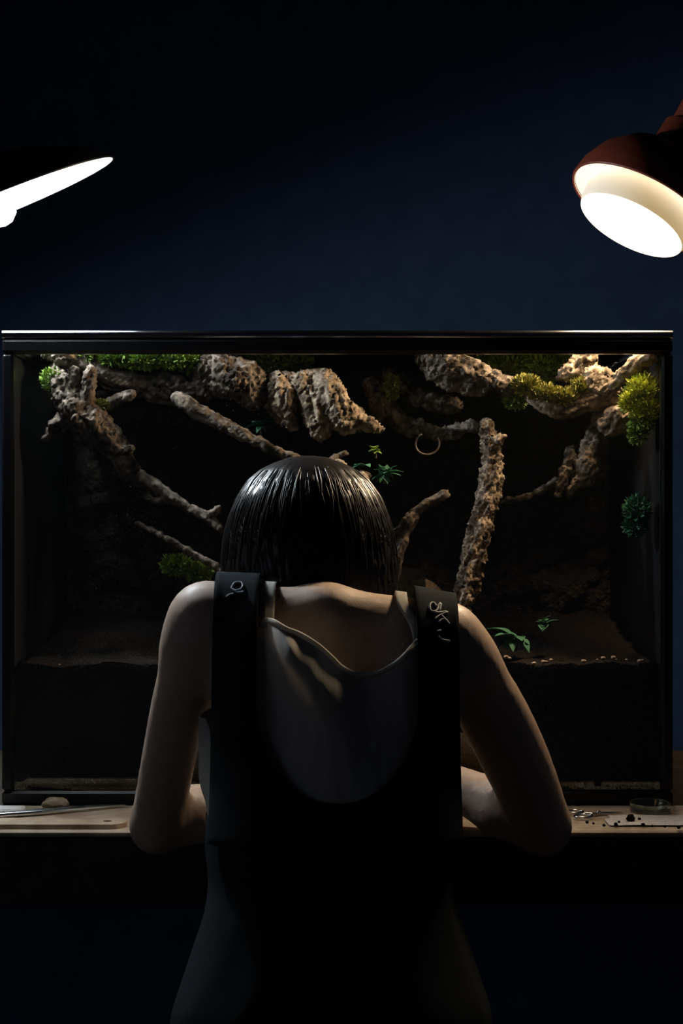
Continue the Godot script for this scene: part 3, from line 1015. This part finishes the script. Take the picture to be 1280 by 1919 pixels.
func camisole(root: Node3D, o: Vector3) -> void:
	var nf := noise(1.0, 2, 61)
	var rows := []
	for j in 24:
		var line := []
		for i in 96:
			var d := -180.0 + 360.0 * i / 96.0
			var top: float = table_of([[0.0, 0.82], [68.0, 0.84], [80.0, 0.945], [95.0, 0.942], [115.0, 0.955], [135.0, 1.00], [145.0, 1.02], [160.0, 0.985], [180.0, 0.975]], absf(d))
			var y := lerpf(0.76, top, j / 23.0)
			var c := spine(y)
			var dir := Vector3(sin(deg_to_rad(d)), 0, cos(deg_to_rad(d)))
			# slack at the left side, under the arm
			var gap := 0.004 + 0.016 * exp(-pow((d + 96.0) / 16.0, 2.0)) * smoothstep(0.82, 0.87, y)
			line.append(drop(c + dir * 0.30, -dir, gap, 0.29) - o)
		rows.append(line)
	var b := put("camisole", sheet(rows, 0.002, true), M.cream_cloth, root)
	b.set_meta("label", "loose cream camisole under the dress")
	# the slack back: folds fan out from the left strap and the neckline stands off the skin
	var tops := [[-0.150, 0.98], [-0.118, 1.02], [-0.108, 1.055], [-0.100, 1.073], [-0.086, 1.074], [-0.070, 1.066], [-0.050, 1.058], [-0.030, 1.046], [-0.012, 1.030], [0.0, 1.018], [0.020, 1.008], [0.045, 1.010], [0.070, 1.024], [0.090, 1.043], [0.100, 1.050], [0.108, 1.03], [0.140, 0.98]]
	var smooth := []
	var ctrl := []
	for q in tops: ctrl.append(Vector3(q[0], q[1], 0))
	for q in spline(ctrl, 8): smooth.append([q.x, q.y])
	tops = smooth
	rows = []
	for j in 70:
		var line := []
		for i in 121:
			var x := lerpf(-0.150, 0.140, i / 120.0)
			var top: float = table_of(tops, x)
			var y := lerpf(0.80, top, pow(j / 69.0, 0.85))
			var inner := smoothstep(0.108, 0.080, absf(x + 0.003))
			var ang := atan2(x + 0.100, 1.105 - y)
			var far := Vector2(x + 0.100, 1.105 - y).length()
			var ridge := pow(0.5 + 0.5 * sin(ang * 7.0 - 1.7), 1.3)
			var gap := 0.0045 + inner * (0.030 * ridge * smoothstep(0.01, 0.08, far) * smoothstep(0.36, 0.10, far) + 0.002 * nf.get_noise_2d(x * 60.0, y * 20.0))
			gap += inner * smoothstep(top - 0.11, top, y) * (0.010 + 0.022 * exp(-pow((x + 0.030) / 0.035, 2.0)))
			line.append(drop(Vector3(x, y, -1.62), Vector3(0, 0, -1), gap, 0.40) - o)
		rows.append(line)
	for pass_no in 6:
		var old := rows.duplicate(true)
		for j in range(1, 69):
			for i in range(1, 120):
				rows[j][i].z = (old[j][i].z * 2.0 + old[j - 1][i].z + old[j + 1][i].z + old[j][i - 1].z + old[j][i + 1].z) / 6.0
		for i in range(1, 120):
			rows[69][i].z = (old[69][i].z * 2.0 + old[68][i].z + old[69][i - 1].z + old[69][i + 1].z) / 5.0
	put("back_panel", sheet(rows, 0.0012), M.cream_cloth, b)
	var path := []
	var radii := []
	for i in range(19, 105):
		path.append(rows[69][i])
		radii.append(0.0036)
	put("binding", tube(path, radii, 8), M.cream_cloth, b)
	# thin straps
	for s in [-1, 1]:
		var low := Vector2(-0.094, 1.070) if s < 0 else Vector2(0.099, 1.050)
		var xt := -0.094 if s < 0 else 0.079
		var strip := []
		for q in 34:
			var u := q / 33.0
			var line := []
			for i in 5:
				var x := lerpf(low.x, xt, smoothstep(0.0, 0.3, u)) + (i - 2) * 0.0037
				var an := lerpf(-0.05, PI + 0.3, u)
				var dir := Vector3(0, sin(an), cos(an))
				var p := drop(Vector3(x, low.y - 0.012 if u < 0.0 else lerpf(low.y, 1.045, smoothstep(0.0, 0.35, u)), -1.90) + dir * 0.22, -dir, 0.0055 + 0.006 * smoothstep(0.2, 0.0, u), 0.21)
				line.append(p - o)
			strip.append(line)
		put("strap", sheet(strip, 0.0022), M.cream_cloth, b)

func stool() -> void:
	var t := thing("stool", Vector3(XC, 0, -1.80), "round dark wooden stool under the seated person", "stool")
	put("seat", lathe([Vector2(0.0, 0.415), Vector2(0.16, 0.415), Vector2(0.172, 0.425), Vector2(0.172, 0.44), Vector2(0.16, 0.45), Vector2(0.0, 0.445)], 48), M.dark_wood, t)
	for q in 4:
		var a := TAU * (q + 0.5) / 4.0
		var dv := Vector3(cos(a), 0, sin(a))
		put("leg", tube([dv * 0.12 + Vector3(0, 0.418, 0), dv * 0.19], [0.016, 0.014], 14), M.dark_wood, t)
	var ring := []
	var rr := []
	for q in 33:
		var a := TAU * q / 32.0
		ring.append(Vector3(cos(a) * 0.165, 0.16, sin(a) * 0.165))
		rr.append(0.008)
	put("foot_ring", tube(ring, rr, 10), M.steel, t)

# ---------------------------------------------------------------- wood in the tank
func nearer(d: float) -> float:
	# the wood and moss stand in the front half of the tank
	return d if d < 2.30 else 2.30 + (d - 2.30) * 0.58

func driftwood(called: String, label: String, chains: Array, m: Material, category := "driftwood", amp := 0.006, freq := 26.0, cell := 0.0036, stretch := Vector3.ONE, grain := 95.0) -> Node3D:
	# chains of [px, py, distance, radius in px]
	var lo := Vector3(9, 9, 9)
	var hi := -lo
	var all := []
	for ch in chains:
		var pts := []
		for q in ch:
			var p := at(q[0], q[1], nearer(q[2]))
			pts.append(Vector4(p.x, p.y, p.z, q[3] / FOCAL * nearer(q[2])))
		pts = spline(pts, 3)
		all.append(pts)
		for q in pts:
			var p := Vector3(q.x, q.y, q.z)
			lo = lo.min(p - Vector3.ONE * (q.w + 0.02))
			hi = hi.max(p + Vector3.ONE * (q.w + 0.02))
	var f := Field.new(lo, hi, cell)
	for pts in all:
		for i in pts.size() - 1:
			var a: Vector4 = pts[i]
			var b: Vector4 = pts[i + 1]
			f.bone(Vector3(a.x, a.y, a.z), maxf(0.002, a.w), Vector3(b.x, b.y, b.z), maxf(0.002, b.w), 0.008, 0.012)
	f.rough(noise(freq, 2, used.size() + 70), amp * 0.6, stretch)
	var c := Vector3((lo.x + hi.x) * 0.5, lo.y, (lo.z + hi.z) * 0.5)
	# grain: furrows and streaks of colour that run along each branch
	var r: Array = f.mesh_into(PackedVector3Array(), PackedInt32Array())
	var vs: PackedVector3Array = r[0]
	var col := PackedColorArray()
	var ng := noise(1.0, 3, used.size() + 170)
	ng.fractal_type = FastNoiseLite.FRACTAL_RIDGED
	var nc := noise(1.0, 3, used.size() + 270)
	var segs := []
	var run := 0.0
	for pts in all:
		for i in pts.size() - 1:
			var a := Vector3(pts[i].x, pts[i].y, pts[i].z)
			var b := Vector3(pts[i + 1].x, pts[i + 1].y, pts[i + 1].z)
			segs.append([a, b - a, 1.0 / maxf(1e-9, (b - a).length_squared()), pts[i].w, run])
			run += (b - a).length()
		run += 1.0
	for i in vs.size():
		var p := vs[i]
		var best := 9.0
		var rad := Vector3.ZERO
		var along := 0.0
		for sg in segs:
			var pa: Vector3 = p - sg[0]
			var t: float = clampf(pa.dot(sg[1]) * sg[2], 0.0, 1.0)
			var q: Vector3 = pa - sg[1] * t
			var d: float = q.length() - sg[3]
			if d < best:
				best = d
				rad = q
				along = sg[4] + t * (sg[1] as Vector3).length()
		var key := rad * grain + Vector3(along, along * 0.6, along * 0.3) * grain * 0.16
		var g: float = ng.get_noise_3dv(key)
		vs[i] = p + rad.normalized() * (g - 0.2) * amp * 0.8 - c
		var v: float = clampf(0.62 + 0.75 * nc.get_noise_3dv(key * 0.8 + Vector3(5, 5, 5)) - 0.35 * maxf(0.0, g - 0.2) + 0.5 * nc.get_noise_3dv(p * 28.0), 0.12, 1.15)
		col.append(Color(v, v * lerpf(0.94, 1.0, v), v * lerpf(0.86, 1.0, v)))
	var o := put(called, built(vs, r[1], PackedVector2Array(), col), m)
	o.position = c
	tag(o, label, category)
	return o

func wood() -> void:
	driftwood("driftwood", "gnarled grey driftwood stump with twig stubs at the tank's left corner post", [
		[[104, 690, 2.46, 10], [112, 715, 2.42, 15], [128, 752, 2.40, 24], [160, 785, 2.40, 27], [205, 825, 2.42, 23], [240, 878, 2.44, 16], [268, 905, 2.45, 10]],
		[[135, 775, 2.40, 15], [108, 795, 2.39, 9], [85, 822, 2.38, 6]],
		[[170, 680, 2.37, 6], [167, 715, 2.375, 7], [160, 755, 2.39, 9]],
		[[142, 690, 2.38, 4], [140, 720, 2.385, 6], [142, 748, 2.39, 7]],
		[[174, 768, 2.375, 5], [182, 782, 2.38, 5], [192, 798, 2.39, 5]],
		[[228, 848, 2.41, 4], [240, 846, 2.40, 3], [245, 836, 2.39, 2]],
	], M.bark_mid, "driftwood", 0.009, 26.0)
	driftwood("root", "long dry root with a forked tip running down from the stump", [
		[[256, 888, 2.44, 11], [290, 912, 2.43, 10], [330, 938, 2.42, 9], [372, 962, 2.41, 7], [400, 980, 2.40, 6], [417, 996, 2.40, 4]],
		[[385, 964, 2.41, 4], [402, 962, 2.40, 3], [411, 950, 2.395, 2]],
		[[272, 928, 2.43, 5], [290, 938, 2.42, 3], [302, 943, 2.42, 2]],
	], M.bark_mid, "root", 0.005, 34.0)
	driftwood("dark_log", "dark log slanting under the mossy ledge behind the twig stubs", [
		[[92, 664, 2.44, 10], [130, 672, 2.44, 17], [200, 702, 2.46, 20], [260, 722, 2.48, 20], [330, 744, 2.52, 18]],
	], M.bark_mid, "log", 0.007)
	var cut := driftwood("cut_branch", "short branch with a pale sawn end touching the top rail", [
		[[98, 653, 2.36, 5], [118, 656, 2.38, 7], [150, 672, 2.44, 7]],
	], M.cut_wood, "branch", 0.004)
	cut.set_meta("kind", "")
	cut.remove_meta("kind")
	driftwood("forked_branch", "pale forked twig reaching out of mossy cushion beside the stump", [
		[[185, 768, 2.47, 10], [215, 752, 2.45, 8], [240, 740, 2.43, 6], [250, 738, 2.42, 3]],
		[[190, 740, 2.49, 9], [222, 730, 2.48, 7], [236, 734, 2.46, 4]],
		[[244, 740, 2.43, 4], [236, 750, 2.42, 2]],
	], M.bark_mid, "branch", 0.005)
	driftwood("bark_slab", "smooth folded slab of grey driftwood below the top rail, split by a dark gap", [
		[[280, 712, 2.50, 12], [310, 716, 2.48, 17], [350, 728, 2.48, 17], [385, 732, 2.48, 14]],
		[[370, 700, 2.50, 24], [410, 702, 2.48, 34], [450, 722, 2.47, 30], [478, 748, 2.47, 18]],
		[[410, 668, 2.52, 14], [432, 690, 2.49, 22], [480, 712, 2.48, 20], [492, 740, 2.48, 12]],
	], M.bark_mid, "driftwood", 0.011, 18.0, 0.0036, Vector3(1.0, 0.5, 1.0))
	driftwood("driftwood_root", "broad pale root mass spreading into claw-like toes over the middle of the tank", [
		[[520, 718, 2.49, 18], [530, 745, 2.47, 24], [545, 785, 2.46, 13], [553, 806, 2.45, 5]],
		[[560, 725, 2.49, 20], [580, 745, 2.47, 22], [600, 790, 2.44, 22], [606, 815, 2.43, 9]],
		[[608, 722, 2.48, 24], [622, 750, 2.45, 26], [640, 785, 2.43, 20], [658, 806, 2.42, 9]],
		[[640, 760, 2.45, 16], [668, 785, 2.43, 15], [692, 796, 2.42, 11], [710, 806, 2.42, 6]],
		[[520, 718, 2.50, 16], [565, 722, 2.50, 20], [610, 722, 2.50, 24]],
		[[505, 745, 2.50, 10], [515, 775, 2.49, 7], [535, 798, 2.47, 3]],
	], M.bark_pale, "driftwood", 0.010, 24.0, 0.0036, Vector3(1.4, 0.30, 1.0))
	driftwood("slanting_branch", "thin straight branch slanting down from the grey slab to behind the head", [
		[[332, 744, 2.42, 12], [365, 768, 2.41, 13], [420, 797, 2.40, 11], [480, 826, 2.39, 9], [540, 856, 2.38, 8], [590, 876, 2.38, 8], [640, 884, 2.38, 7], [688, 892, 2.38, 7]],
		[[600, 878, 2.38, 4], [625, 860, 2.39, 4], [650, 848, 2.40, 2]],
	], M.bark_mid, "branch", 0.005, 36.0)
	driftwood("sawn_stub", "small pale sawn stub above the crown of the head", [
		[[626, 872, 2.36, 8], [640, 874, 2.355, 9]],
	], M.cut_wood, "stub", 0.004)
	driftwood("sawn_stub", "pale cut tip at the lower end of the slanting branch", [
		[[679, 890, 2.36, 6], [684, 902, 2.355, 7]],
	], M.cut_wood, "stub", 0.004)
	driftwood("mossy_log", "rough grey log sloping from the top rail down to the yellow moss", [
		[[790, 668, 2.50, 14], [830, 682, 2.48, 21], [870, 694, 2.47, 22], [915, 712, 2.46, 18], [950, 724, 2.45, 14], [975, 728, 2.45, 9]],
		[[800, 690, 2.50, 12], [850, 718, 2.48, 14], [905, 732, 2.47, 10]],
	], M.bark_mid, "log", 0.009, 36.0)
	driftwood("saddle_root", "sagging pale root under the yellow moss ending at the knotty block", [
		[[990, 738, 2.44, 10], [1012, 752, 2.43, 11], [1040, 770, 2.42, 10], [1065, 768, 2.42, 13], [1100, 752, 2.42, 16], [1140, 748, 2.42, 16], [1172, 758, 2.42, 9]],
	], M.bark_pale, "root", 0.006, 30.0)
	driftwood("knotty_block", "knotty sunlit-looking block of pale wood with a raised knob near the right post", [
		[[1052, 704, 2.44, 9], [1080, 694, 2.44, 16], [1100, 672, 2.45, 17]],
		[[1108, 702, 2.44, 18], [1120, 718, 2.43, 28], [1140, 735, 2.43, 24]],
		[[1100, 735, 2.43, 16], [1150, 742, 2.43, 14]],
	], M.bark_pale, "driftwood", 0.010, 30.0)
	driftwood("stub_branch", "short upright branch with two knuckles reaching toward the right corner", [
		[[1150, 722, 2.36, 10], [1172, 700, 2.33, 9], [1192, 680, 2.32, 9], [1196, 670, 2.315, 7]],
		[[1196, 686, 2.32, 6], [1209, 674, 2.305, 8], [1222, 668, 2.295, 8]],
	], M.bark_pale, "branch", 0.007, 50.0)
	driftwood("wood_lump", "pale wedge-shaped lump of wood hanging below the knotty block", [
		[[1128, 802, 2.41, 7], [1150, 792, 2.40, 22], [1166, 782, 2.40, 17], [1172, 804, 2.41, 8]],
		[[1114, 795, 2.41, 4], [1135, 785, 2.41, 7]],
	], M.bark_pale, "driftwood", 0.008, 26.0)
	driftwood("hanging_root", "lumpy root hanging down below the wedge-shaped lump with two pointed tips", [
		[[1128, 760, 2.46, 12], [1118, 800, 2.45, 8], [1106, 838, 2.44, 13], [1100, 875, 2.43, 19], [1096, 900, 2.43, 12]],
		[[1072, 840, 2.44, 6], [1060, 880, 2.43, 7], [1046, 928, 2.42, 6]],
		[[1096, 890, 2.43, 9], [1078, 908, 2.42, 7], [1068, 930, 2.42, 3]],
	], M.bark_mid, "root", 0.008, 28.0)
	driftwood("cork_branch", "upright rough cork-barked branch standing on the soil near the right shoulder", [
		[[912, 800, 2.44, 12], [922, 850, 2.41, 15], [918, 910, 2.39, 17], [902, 985, 2.37, 18], [884, 1062, 2.35, 18], [866, 1130, 2.335, 17], [852, 1190, 2.33, 18], [845, 1240, 2.33, 20]],
		[[918, 845, 2.41, 9], [930, 832, 2.40, 7], [938, 820, 2.39, 4]],
	], M.cork, "branch", 0.010, 50.0, 0.0038)
	driftwood("curved_branch", "curved bare branch rising beside the head toward the cork branch", [
		[[838, 925, 2.40, 6], [812, 938, 2.40, 7], [782, 960, 2.40, 8], [764, 988, 2.40, 9], [748, 1030, 2.40, 9], [735, 1090, 2.41, 9], [728, 1180, 2.42, 10], [726, 1235, 2.42, 11]],
		[[775, 968, 2.40, 5], [755, 984, 2.40, 4], [728, 1004, 2.40, 3]],
	], M.bark_mid, "branch", 0.005, 36.0)
	driftwood("thin_twig", "thin bare twig slanting below the forked root", [
		[[256, 980, 2.43, 3], [300, 1002, 2.42, 4], [350, 1030, 2.41, 5], [404, 1062, 2.40, 5], [440, 1085, 2.40, 5]],
	], M.bark_mid, "twig", 0.004, 60.0, 0.0035)
	driftwood("back_root", "dim tangled root in the shade below the rough grey log", [
		[[690, 720, 2.56, 12], [720, 760, 2.56, 14], [770, 800, 2.55, 14], [830, 812, 2.53, 10], [895, 800, 2.50, 8]],
		[[730, 700, 2.58, 12], [780, 740, 2.57, 16], [850, 760, 2.56, 14]],
		[[720, 760, 2.56, 10], [700, 800, 2.54, 7]],
	], M.bark_mid, "root", 0.010, 28.0)
	driftwood("dim_branch", "dim thin branch crossing the dark behind the hanging root tips", [
		[[940, 940, 2.52, 4], [990, 930, 2.52, 4], [1040, 905, 2.53, 5], [1090, 880, 2.54, 6]],
	], M.bark_mid, "branch", 0.006, 60.0)
	# a curled tendril
	var path := []
	var radii := []
	for q in 18:
		var a := -0.6 + TAU * q / 22.0
		path.append(at(800 + cos(a) * (24 - q * 0.2), 832 + sin(a) * 20, 2.40 - q * 0.001))
		radii.append(0.0016)
	var cv := put("curled_tendril", tube(path, radii, 8), M.bark_mid)
	tag(cv, "small curled loop of dead vine beside the claw-like toes", "vine")

# ---------------------------------------------------------------- moss and plants
func moss(called: String, label: String, m: Material, centres: Array, count: int, blade: float, sd: int, up := 0.35) -> void:
	# a cushion: rounded lumps covered in tiny leafy blades; centres hold [px, py, distance, rx, ry] in px
	var rg := RandomNumberGenerator.new()
	rg.seed = sd
	var vs := PackedVector3Array()
	var idx := PackedInt32Array()
	var col := PackedColorArray()
	var c0 := at(centres[0][0], centres[0][1], nearer(centres[0][2]))
	for c in centres:
		var p := at(c[0], c[1], nearer(c[2]))
		var rad := Vector3(c[3], c[4], minf(c[3], c[4]) * 1.1) / FOCAL * nearer(c[2])
		# lump
		var base := vs.size()
		for j in 7:
			for i in 12:
				var a := TAU * i / 12.0
				var b := PI * j / 6.0
				vs.append(p - c0 + Vector3(cos(a) * sin(b), cos(b), sin(a) * sin(b)) * rad * 0.80)
				col.append(Color(0.35, 0.35, 0.35))
		for j in 6:
			for i in 12:
				var a := base + j * 12 + i
				var b := base + j * 12 + (i + 1) % 12
				idx.append_array(PackedInt32Array([a, b, b + 12, a, b + 12, a + 12]))
		for q in count:
			var d := Vector3(rg.randfn(), rg.randfn() * 0.9, rg.randfn()).normalized()
			var root := p - c0 + d * rad * rg.randf_range(0.72, 1.0)
			var grow := (d + Vector3(rg.randf_range(-0.6, 0.6), up + rg.randf_range(-0.4, 0.4), rg.randf_range(-0.6, 0.6))).normalized()
			var ln := blade * rg.randf_range(0.5, 1.25)
			var sd2 := grow.cross(Vector3(rg.randfn(), rg.randfn(), rg.randfn())).normalized()
			var wd := ln * rg.randf_range(0.16, 0.30)
			var nrm := grow.cross(sd2) * ln * 0.15
			var n0 := vs.size()
			vs.append_array(PackedVector3Array([root, root + grow * ln * 0.5 + sd2 * wd, root + grow * ln + nrm, root + grow * ln * 0.5 - sd2 * wd]))
			var sh := rg.randf_range(0.55, 1.35)
			var cc := Color(sh * rg.randf_range(0.85, 1.15), sh, sh * rg.randf_range(0.7, 1.1))
			for z in 4: col.append(cc)
			idx.append_array(PackedInt32Array([n0, n0 + 1, n0 + 2, n0, n0 + 2, n0 + 3]))
	var o := put(called, built(vs, idx, PackedVector2Array(), col, false), m)
	o.position = c0
	tag(o, label, "moss")

func leaf_mesh(ln: float, wd: float, curl: float) -> ArrayMesh:
	var rows := []
	for j in 7:
		var u := j / 6.0
		var w: float = wd * sin(PI * pow(u, 0.8)) + 0.0003
		var line := []
		for i in 3:
			var s := i - 1.0
			line.append(Vector3(s * w, curl * ln * u * u * -1.0 + absf(s) * w * 0.35, -u * ln))
		rows.append(line)
	return sheet(rows, 0.0006)

func plant(called: String, label: String, px: float, py: float, d: float, count: int, ln: float, wd: float, m: Material, sd: int, rise := 0.6, facing := 3.2) -> void:
	var rg := RandomNumberGenerator.new()
	rg.seed = sd
	var base := at(px, py, nearer(d))
	var t := thing(called, base, label, "plant")
	var meshes := [leaf_mesh(ln, wd, 0.5), leaf_mesh(ln * 0.8, wd * 0.9, 0.3), leaf_mesh(ln * 0.65, wd * 0.8, 0.6)]
	put("stem", tube([Vector3(0, -ln * 0.5, -0.01), Vector3(0, 0, 0)], [0.0022, 0.0014], 8), M.bark_mid, t)
	for k in count:
		var l := put("leaf", meshes[k % 3], m, t)
		var yaw := rg.randf_range(-facing, facing) + PI
		l.transform = Transform3D(Basis(Vector3.UP, yaw) * Basis(Vector3.RIGHT, rg.randf_range(-0.2, rise + 0.4)), Vector3(rg.randf_range(-1, 1), rg.randf_range(-0.4, 0.6), rg.randf_range(-0.5, 0.5)) * ln * 0.25)

func greenery() -> void:
	var mm: Dictionary = M.moss
	moss("moss_cushion", "long bright green moss ledge under the top rail by the left corner", mm.green, [[165, 664, 2.44, 34, 16], [215, 668, 2.44, 36, 18], [265, 672, 2.44, 36, 18], [320, 672, 2.45, 40, 18], [355, 680, 2.47, 22, 16]], 900, 0.010, 201)
	moss("moss_cushion", "small pale green moss tuft on top of the gnarled stump", mm.green, [[98, 712, 2.42, 17, 18], [106, 728, 2.41, 10, 10]], 500, 0.009, 202)
	moss("moss_cushion", "little round moss pad beneath the forked twig", mm.olive, [[188, 760, 2.44, 14, 8]], 420, 0.007, 203)
	moss("moss_cushion", "deep green moss strip between the grey slab and the claw-like root", mm.green, [[465, 676, 2.54, 30, 16], [510, 678, 2.54, 34, 18], [555, 682, 2.55, 28, 18]], 800, 0.010, 204)
	moss("moss_cushion", "wide dim green moss bank behind the yellow moss", mm.green, [[900, 676, 2.58, 34, 18], [955, 684, 2.58, 40, 24], [1015, 690, 2.58, 40, 26], [1050, 676, 2.58, 24, 16]], 800, 0.011, 205)
	moss("moss_cushion", "yellow green moss cushion sitting in the sagging pale root", mm.olive, [[985, 722, 2.42, 24, 14], [1020, 738, 2.41, 26, 13], [1056, 744, 2.41, 28, 12], [1088, 728, 2.42, 14, 16]], 900, 0.010, 206, 0.8)
	moss("moss_bush", "bright yellow green feathery moss bush against the right post", mm.bright, [[1204, 735, 2.31, 22, 24], [1208, 765, 2.31, 19, 18], [1188, 752, 2.31, 14, 14]], 900, 0.015, 207, 0.5)
	moss("moss_cushion", "green trailing moss below the feathery bush at the right post", mm.green, [[1203, 790, 2.32, 16, 12], [1195, 812, 2.32, 8, 12]], 500, 0.012, 208, -0.2)
	moss("moss_cushion", "dim brownish moss hanging from the tangled back root", mm.olive, [[735, 725, 2.55, 12, 22], [722, 742, 2.55, 8, 12]], 400, 0.009, 209, -0.4)
	moss("moss_cushion", "dark moss below the rough grey log's lower end", mm.green, [[965, 748, 2.47, 18, 14]], 500, 0.010, 210)
	moss("moss_cushion", "green moss sprig on the dark right side of the back panel", mm.jade, [[1194, 958, 2.32, 18, 24], [1190, 985, 2.32, 14, 14]], 420, 0.012, 211, 0.2)
	moss("moss_cushion", "very dim moss patch left of the raised shoulder", mm.green, [[330, 1060, 2.44, 26, 14], [370, 1072, 2.44, 24, 12]], 400, 0.012, 212)
	plant("leafy_plant", "dark green sprig tucked below the deep green moss strip", 488, 800, 2.50, 12, 0.030, 0.008, mm.jade, 301)
	plant("leafy_plant", "single small bright leaf sprig above the slanting branch tip", 704, 846, 2.42, 4, 0.020, 0.008, mm.green, 302)
	plant("leafy_plant", "jade fern-like plant spreading beside the crown of the head", 722, 892, 2.42, 30, 0.024, 0.0055, mm.jade, 303, 0.9)
	plant("leafy_plant", "tiny jade leaf pair between head and slanting branch", 674, 876, 2.40, 4, 0.022, 0.009, mm.jade, 304)
	plant("leafy_plant", "small round-leaved plant on the soil right of the cork branch", 1020, 1172, 2.38, 14, 0.018, 0.0065, mm.jade, 305, 0.9)
	plant("broad_leaf_plant", "low broad-leaved plant spread flat beside the right shoulder", 968, 1196, 2.36, 12, 0.042, 0.010, mm.jade, 306, 0.3)

# ---------------------------------------------------------------- things on the table
func tools() -> void:
	# long tweezers
	var a := Vector3(-0.522, 0.7545, -2.152)
	var b := Vector3(-0.340, 0.7545, -2.236)
	var t := thing("tweezers", Vector3(a.x, 0.75, a.z), "long steel tweezers lying slantwise in front of the tank", "tweezers")
	var dv := (b - a)
	var sd := Vector3(dv.z, 0, -dv.x).normalized()
	for s in [-1, 1]:
		put("prong", tube([Vector3(0, 0.0045, 0), dv * 0.35 + sd * s * 0.0055 + Vector3(0, 0.0045, 0), dv * 0.8 + sd * s * 0.004 + Vector3(0, 0.0045, 0), dv + sd * s * 0.0012 + Vector3(0, 0.0035, 0)], [0.0042, 0.0042, 0.0028, 0.0014], 12), M.steel, t)
	# board with a hanging hole
	var cs := CSGBox3D.new()
	cs.name = numbered("cutting_board")
	cs.size = Vector3(0.20, 0.007, 0.046)
	cs.material = M.light_wood
	var end := CSGCylinder3D.new()
	end.name = "rounded_end"
	end.radius = 0.023
	end.height = 0.007
	end.sides = 32
	end.material = M.light_wood
	end.position = Vector3(0.10, 0, 0)
	cs.add_child(end)
	var hole := CSGCylinder3D.new()
	hole.name = "hole"
	hole.operation = CSGShape3D.OPERATION_SUBTRACTION
	hole.radius = 0.0065
	hole.height = 0.03
	hole.sides = 24
	hole.material = M.light_wood
	hole.position = Vector3(0.094, 0, 0)
	cs.add_child(hole)
	add_child(cs)
	cs.position = Vector3(-0.440, 0.7536, -2.102)
	tag(cs, "narrow pale wooden board with a hanging hole near the table edge", "board")
	var st := put("pebble", pebble(0.021, 501, 0.45), M.bark_pale)
	st.position = Vector3(-0.447, 0.7585, -2.222)
	tag(st, "flat brown stone beside the tweezers against the tank", "stone")
	var er := put("folded_wipe", box_mesh(Vector3(0.09, 0.008, 0.032), 0.003), M.paper)
	er.position = Vector3(-0.535, 0.7542, -2.195)
	tag(er, "folded white paper wipe by the tweezers' thick end", "wipe")
	# scissors
	var sc := thing("scissors", at(1110, 1530, 2.17) * Vector3(1, 0, 1) + Vector3(0, 0.75, 0), "small steel scissors with ring handles on the table at the tank's right", "scissors")
	for s in [-1, 1]:
		var ring := []
		var rr := []
		for q in 25:
			var an := TAU * q / 24.0
			ring.append(Vector3(-0.022 + cos(an) * 0.013, 0.004, s * 0.016 + sin(an) * 0.010))
			rr.append(0.0024)
		put("ring_handle", tube(ring, rr, 10), M.steel, sc)
		put("blade", tube([Vector3(-0.010, 0.004, s * 0.010), Vector3(0.010, 0.0035 + s * 0.001, 0), Vector3(0.050, 0.003, -s * 0.004)], [0.0024, 0.0032, 0.0007], 10, 0.5), M.steel, sc)
	put("pivot", lathe([Vector2(0, 0.003), Vector2(0.0032, 0.003), Vector2(0.0032, 0.0075), Vector2(0, 0.008)], 16), M.steel, sc).position = Vector3(0.010, 0, 0)
	sc.rotation.y = 0.25
	# paper sheet, glass slide, crumbs
	var rows := []
	var nf := noise(20.0, 2, 71)
	for j in 8:
		var line := []
		for i in 20:
			var x := lerpf(0.395, 0.62, i / 19.0)
			var z := lerpf(-2.095, -2.165, j / 7.0)
			line.append(Vector3(x + (0.01 if j > 4 else 0.0), 0.7515 + 0.0012 * (1.0 + nf.get_noise_2d(x, z)), z))
		rows.append(line)
	var pp := put("paper_sheet", sheet(rows, 0.0006), M.paper)
	tag(pp, "crumpled white paper sheet on the table strewn with soil", "paper")
	var gl := thing("glass_dish", Vector3(0.478, 0.75, -2.203), "shallow clear glass dish against the tank beside the paper", "dish")
	var gm := StandardMaterial3D.new()
	gm.albedo_color = Color(0.96, 1.0, 0.985, 0.02)
	gm.transparency = BaseMaterial3D.TRANSPARENCY_ALPHA
	gm.refraction_enabled = true
	gm.refraction_scale = 0.05
	gm.roughness = 0.03
	put("bowl", lathe([Vector2(0.0, 0.002), Vector2(0.026, 0.002), Vector2(0.028, 0.004), Vector2(0.029, 0.014), Vector2(0.0305, 0.0145), Vector2(0.0315, 0.014), Vector2(0.0305, 0.001), Vector2(0.0, 0.0)], 40), gm, gl)
	var spots := [[1132, 1552, 3.0], [1154, 1551, 4.0], [1182, 1542, 7.5], [1205, 1551, 3.5], [1160, 1545, 2.5], [1222, 1553, 2.5], [1246, 1554, 3.0], [1272, 1556, 3.5], [1198, 1540, 3.0], [1112, 1548, 2.5], [1100, 1546, 3.0]]
	for k in spots.size():
		var s: Array = spots[k]
		var d: float = 0.464 * FOCAL / (s[1] - 959.5)
		var p := at(s[0], s[1], d)
		var r: float = s[2] / FOCAL * d
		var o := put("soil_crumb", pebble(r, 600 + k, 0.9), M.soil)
		o.position = Vector3(p.x, 0.7525 + r * 0.75, p.z)
		tag(o, "dark soil crumb on the pale table beside the scissors", "crumb", "soil crumbs by the scissors")
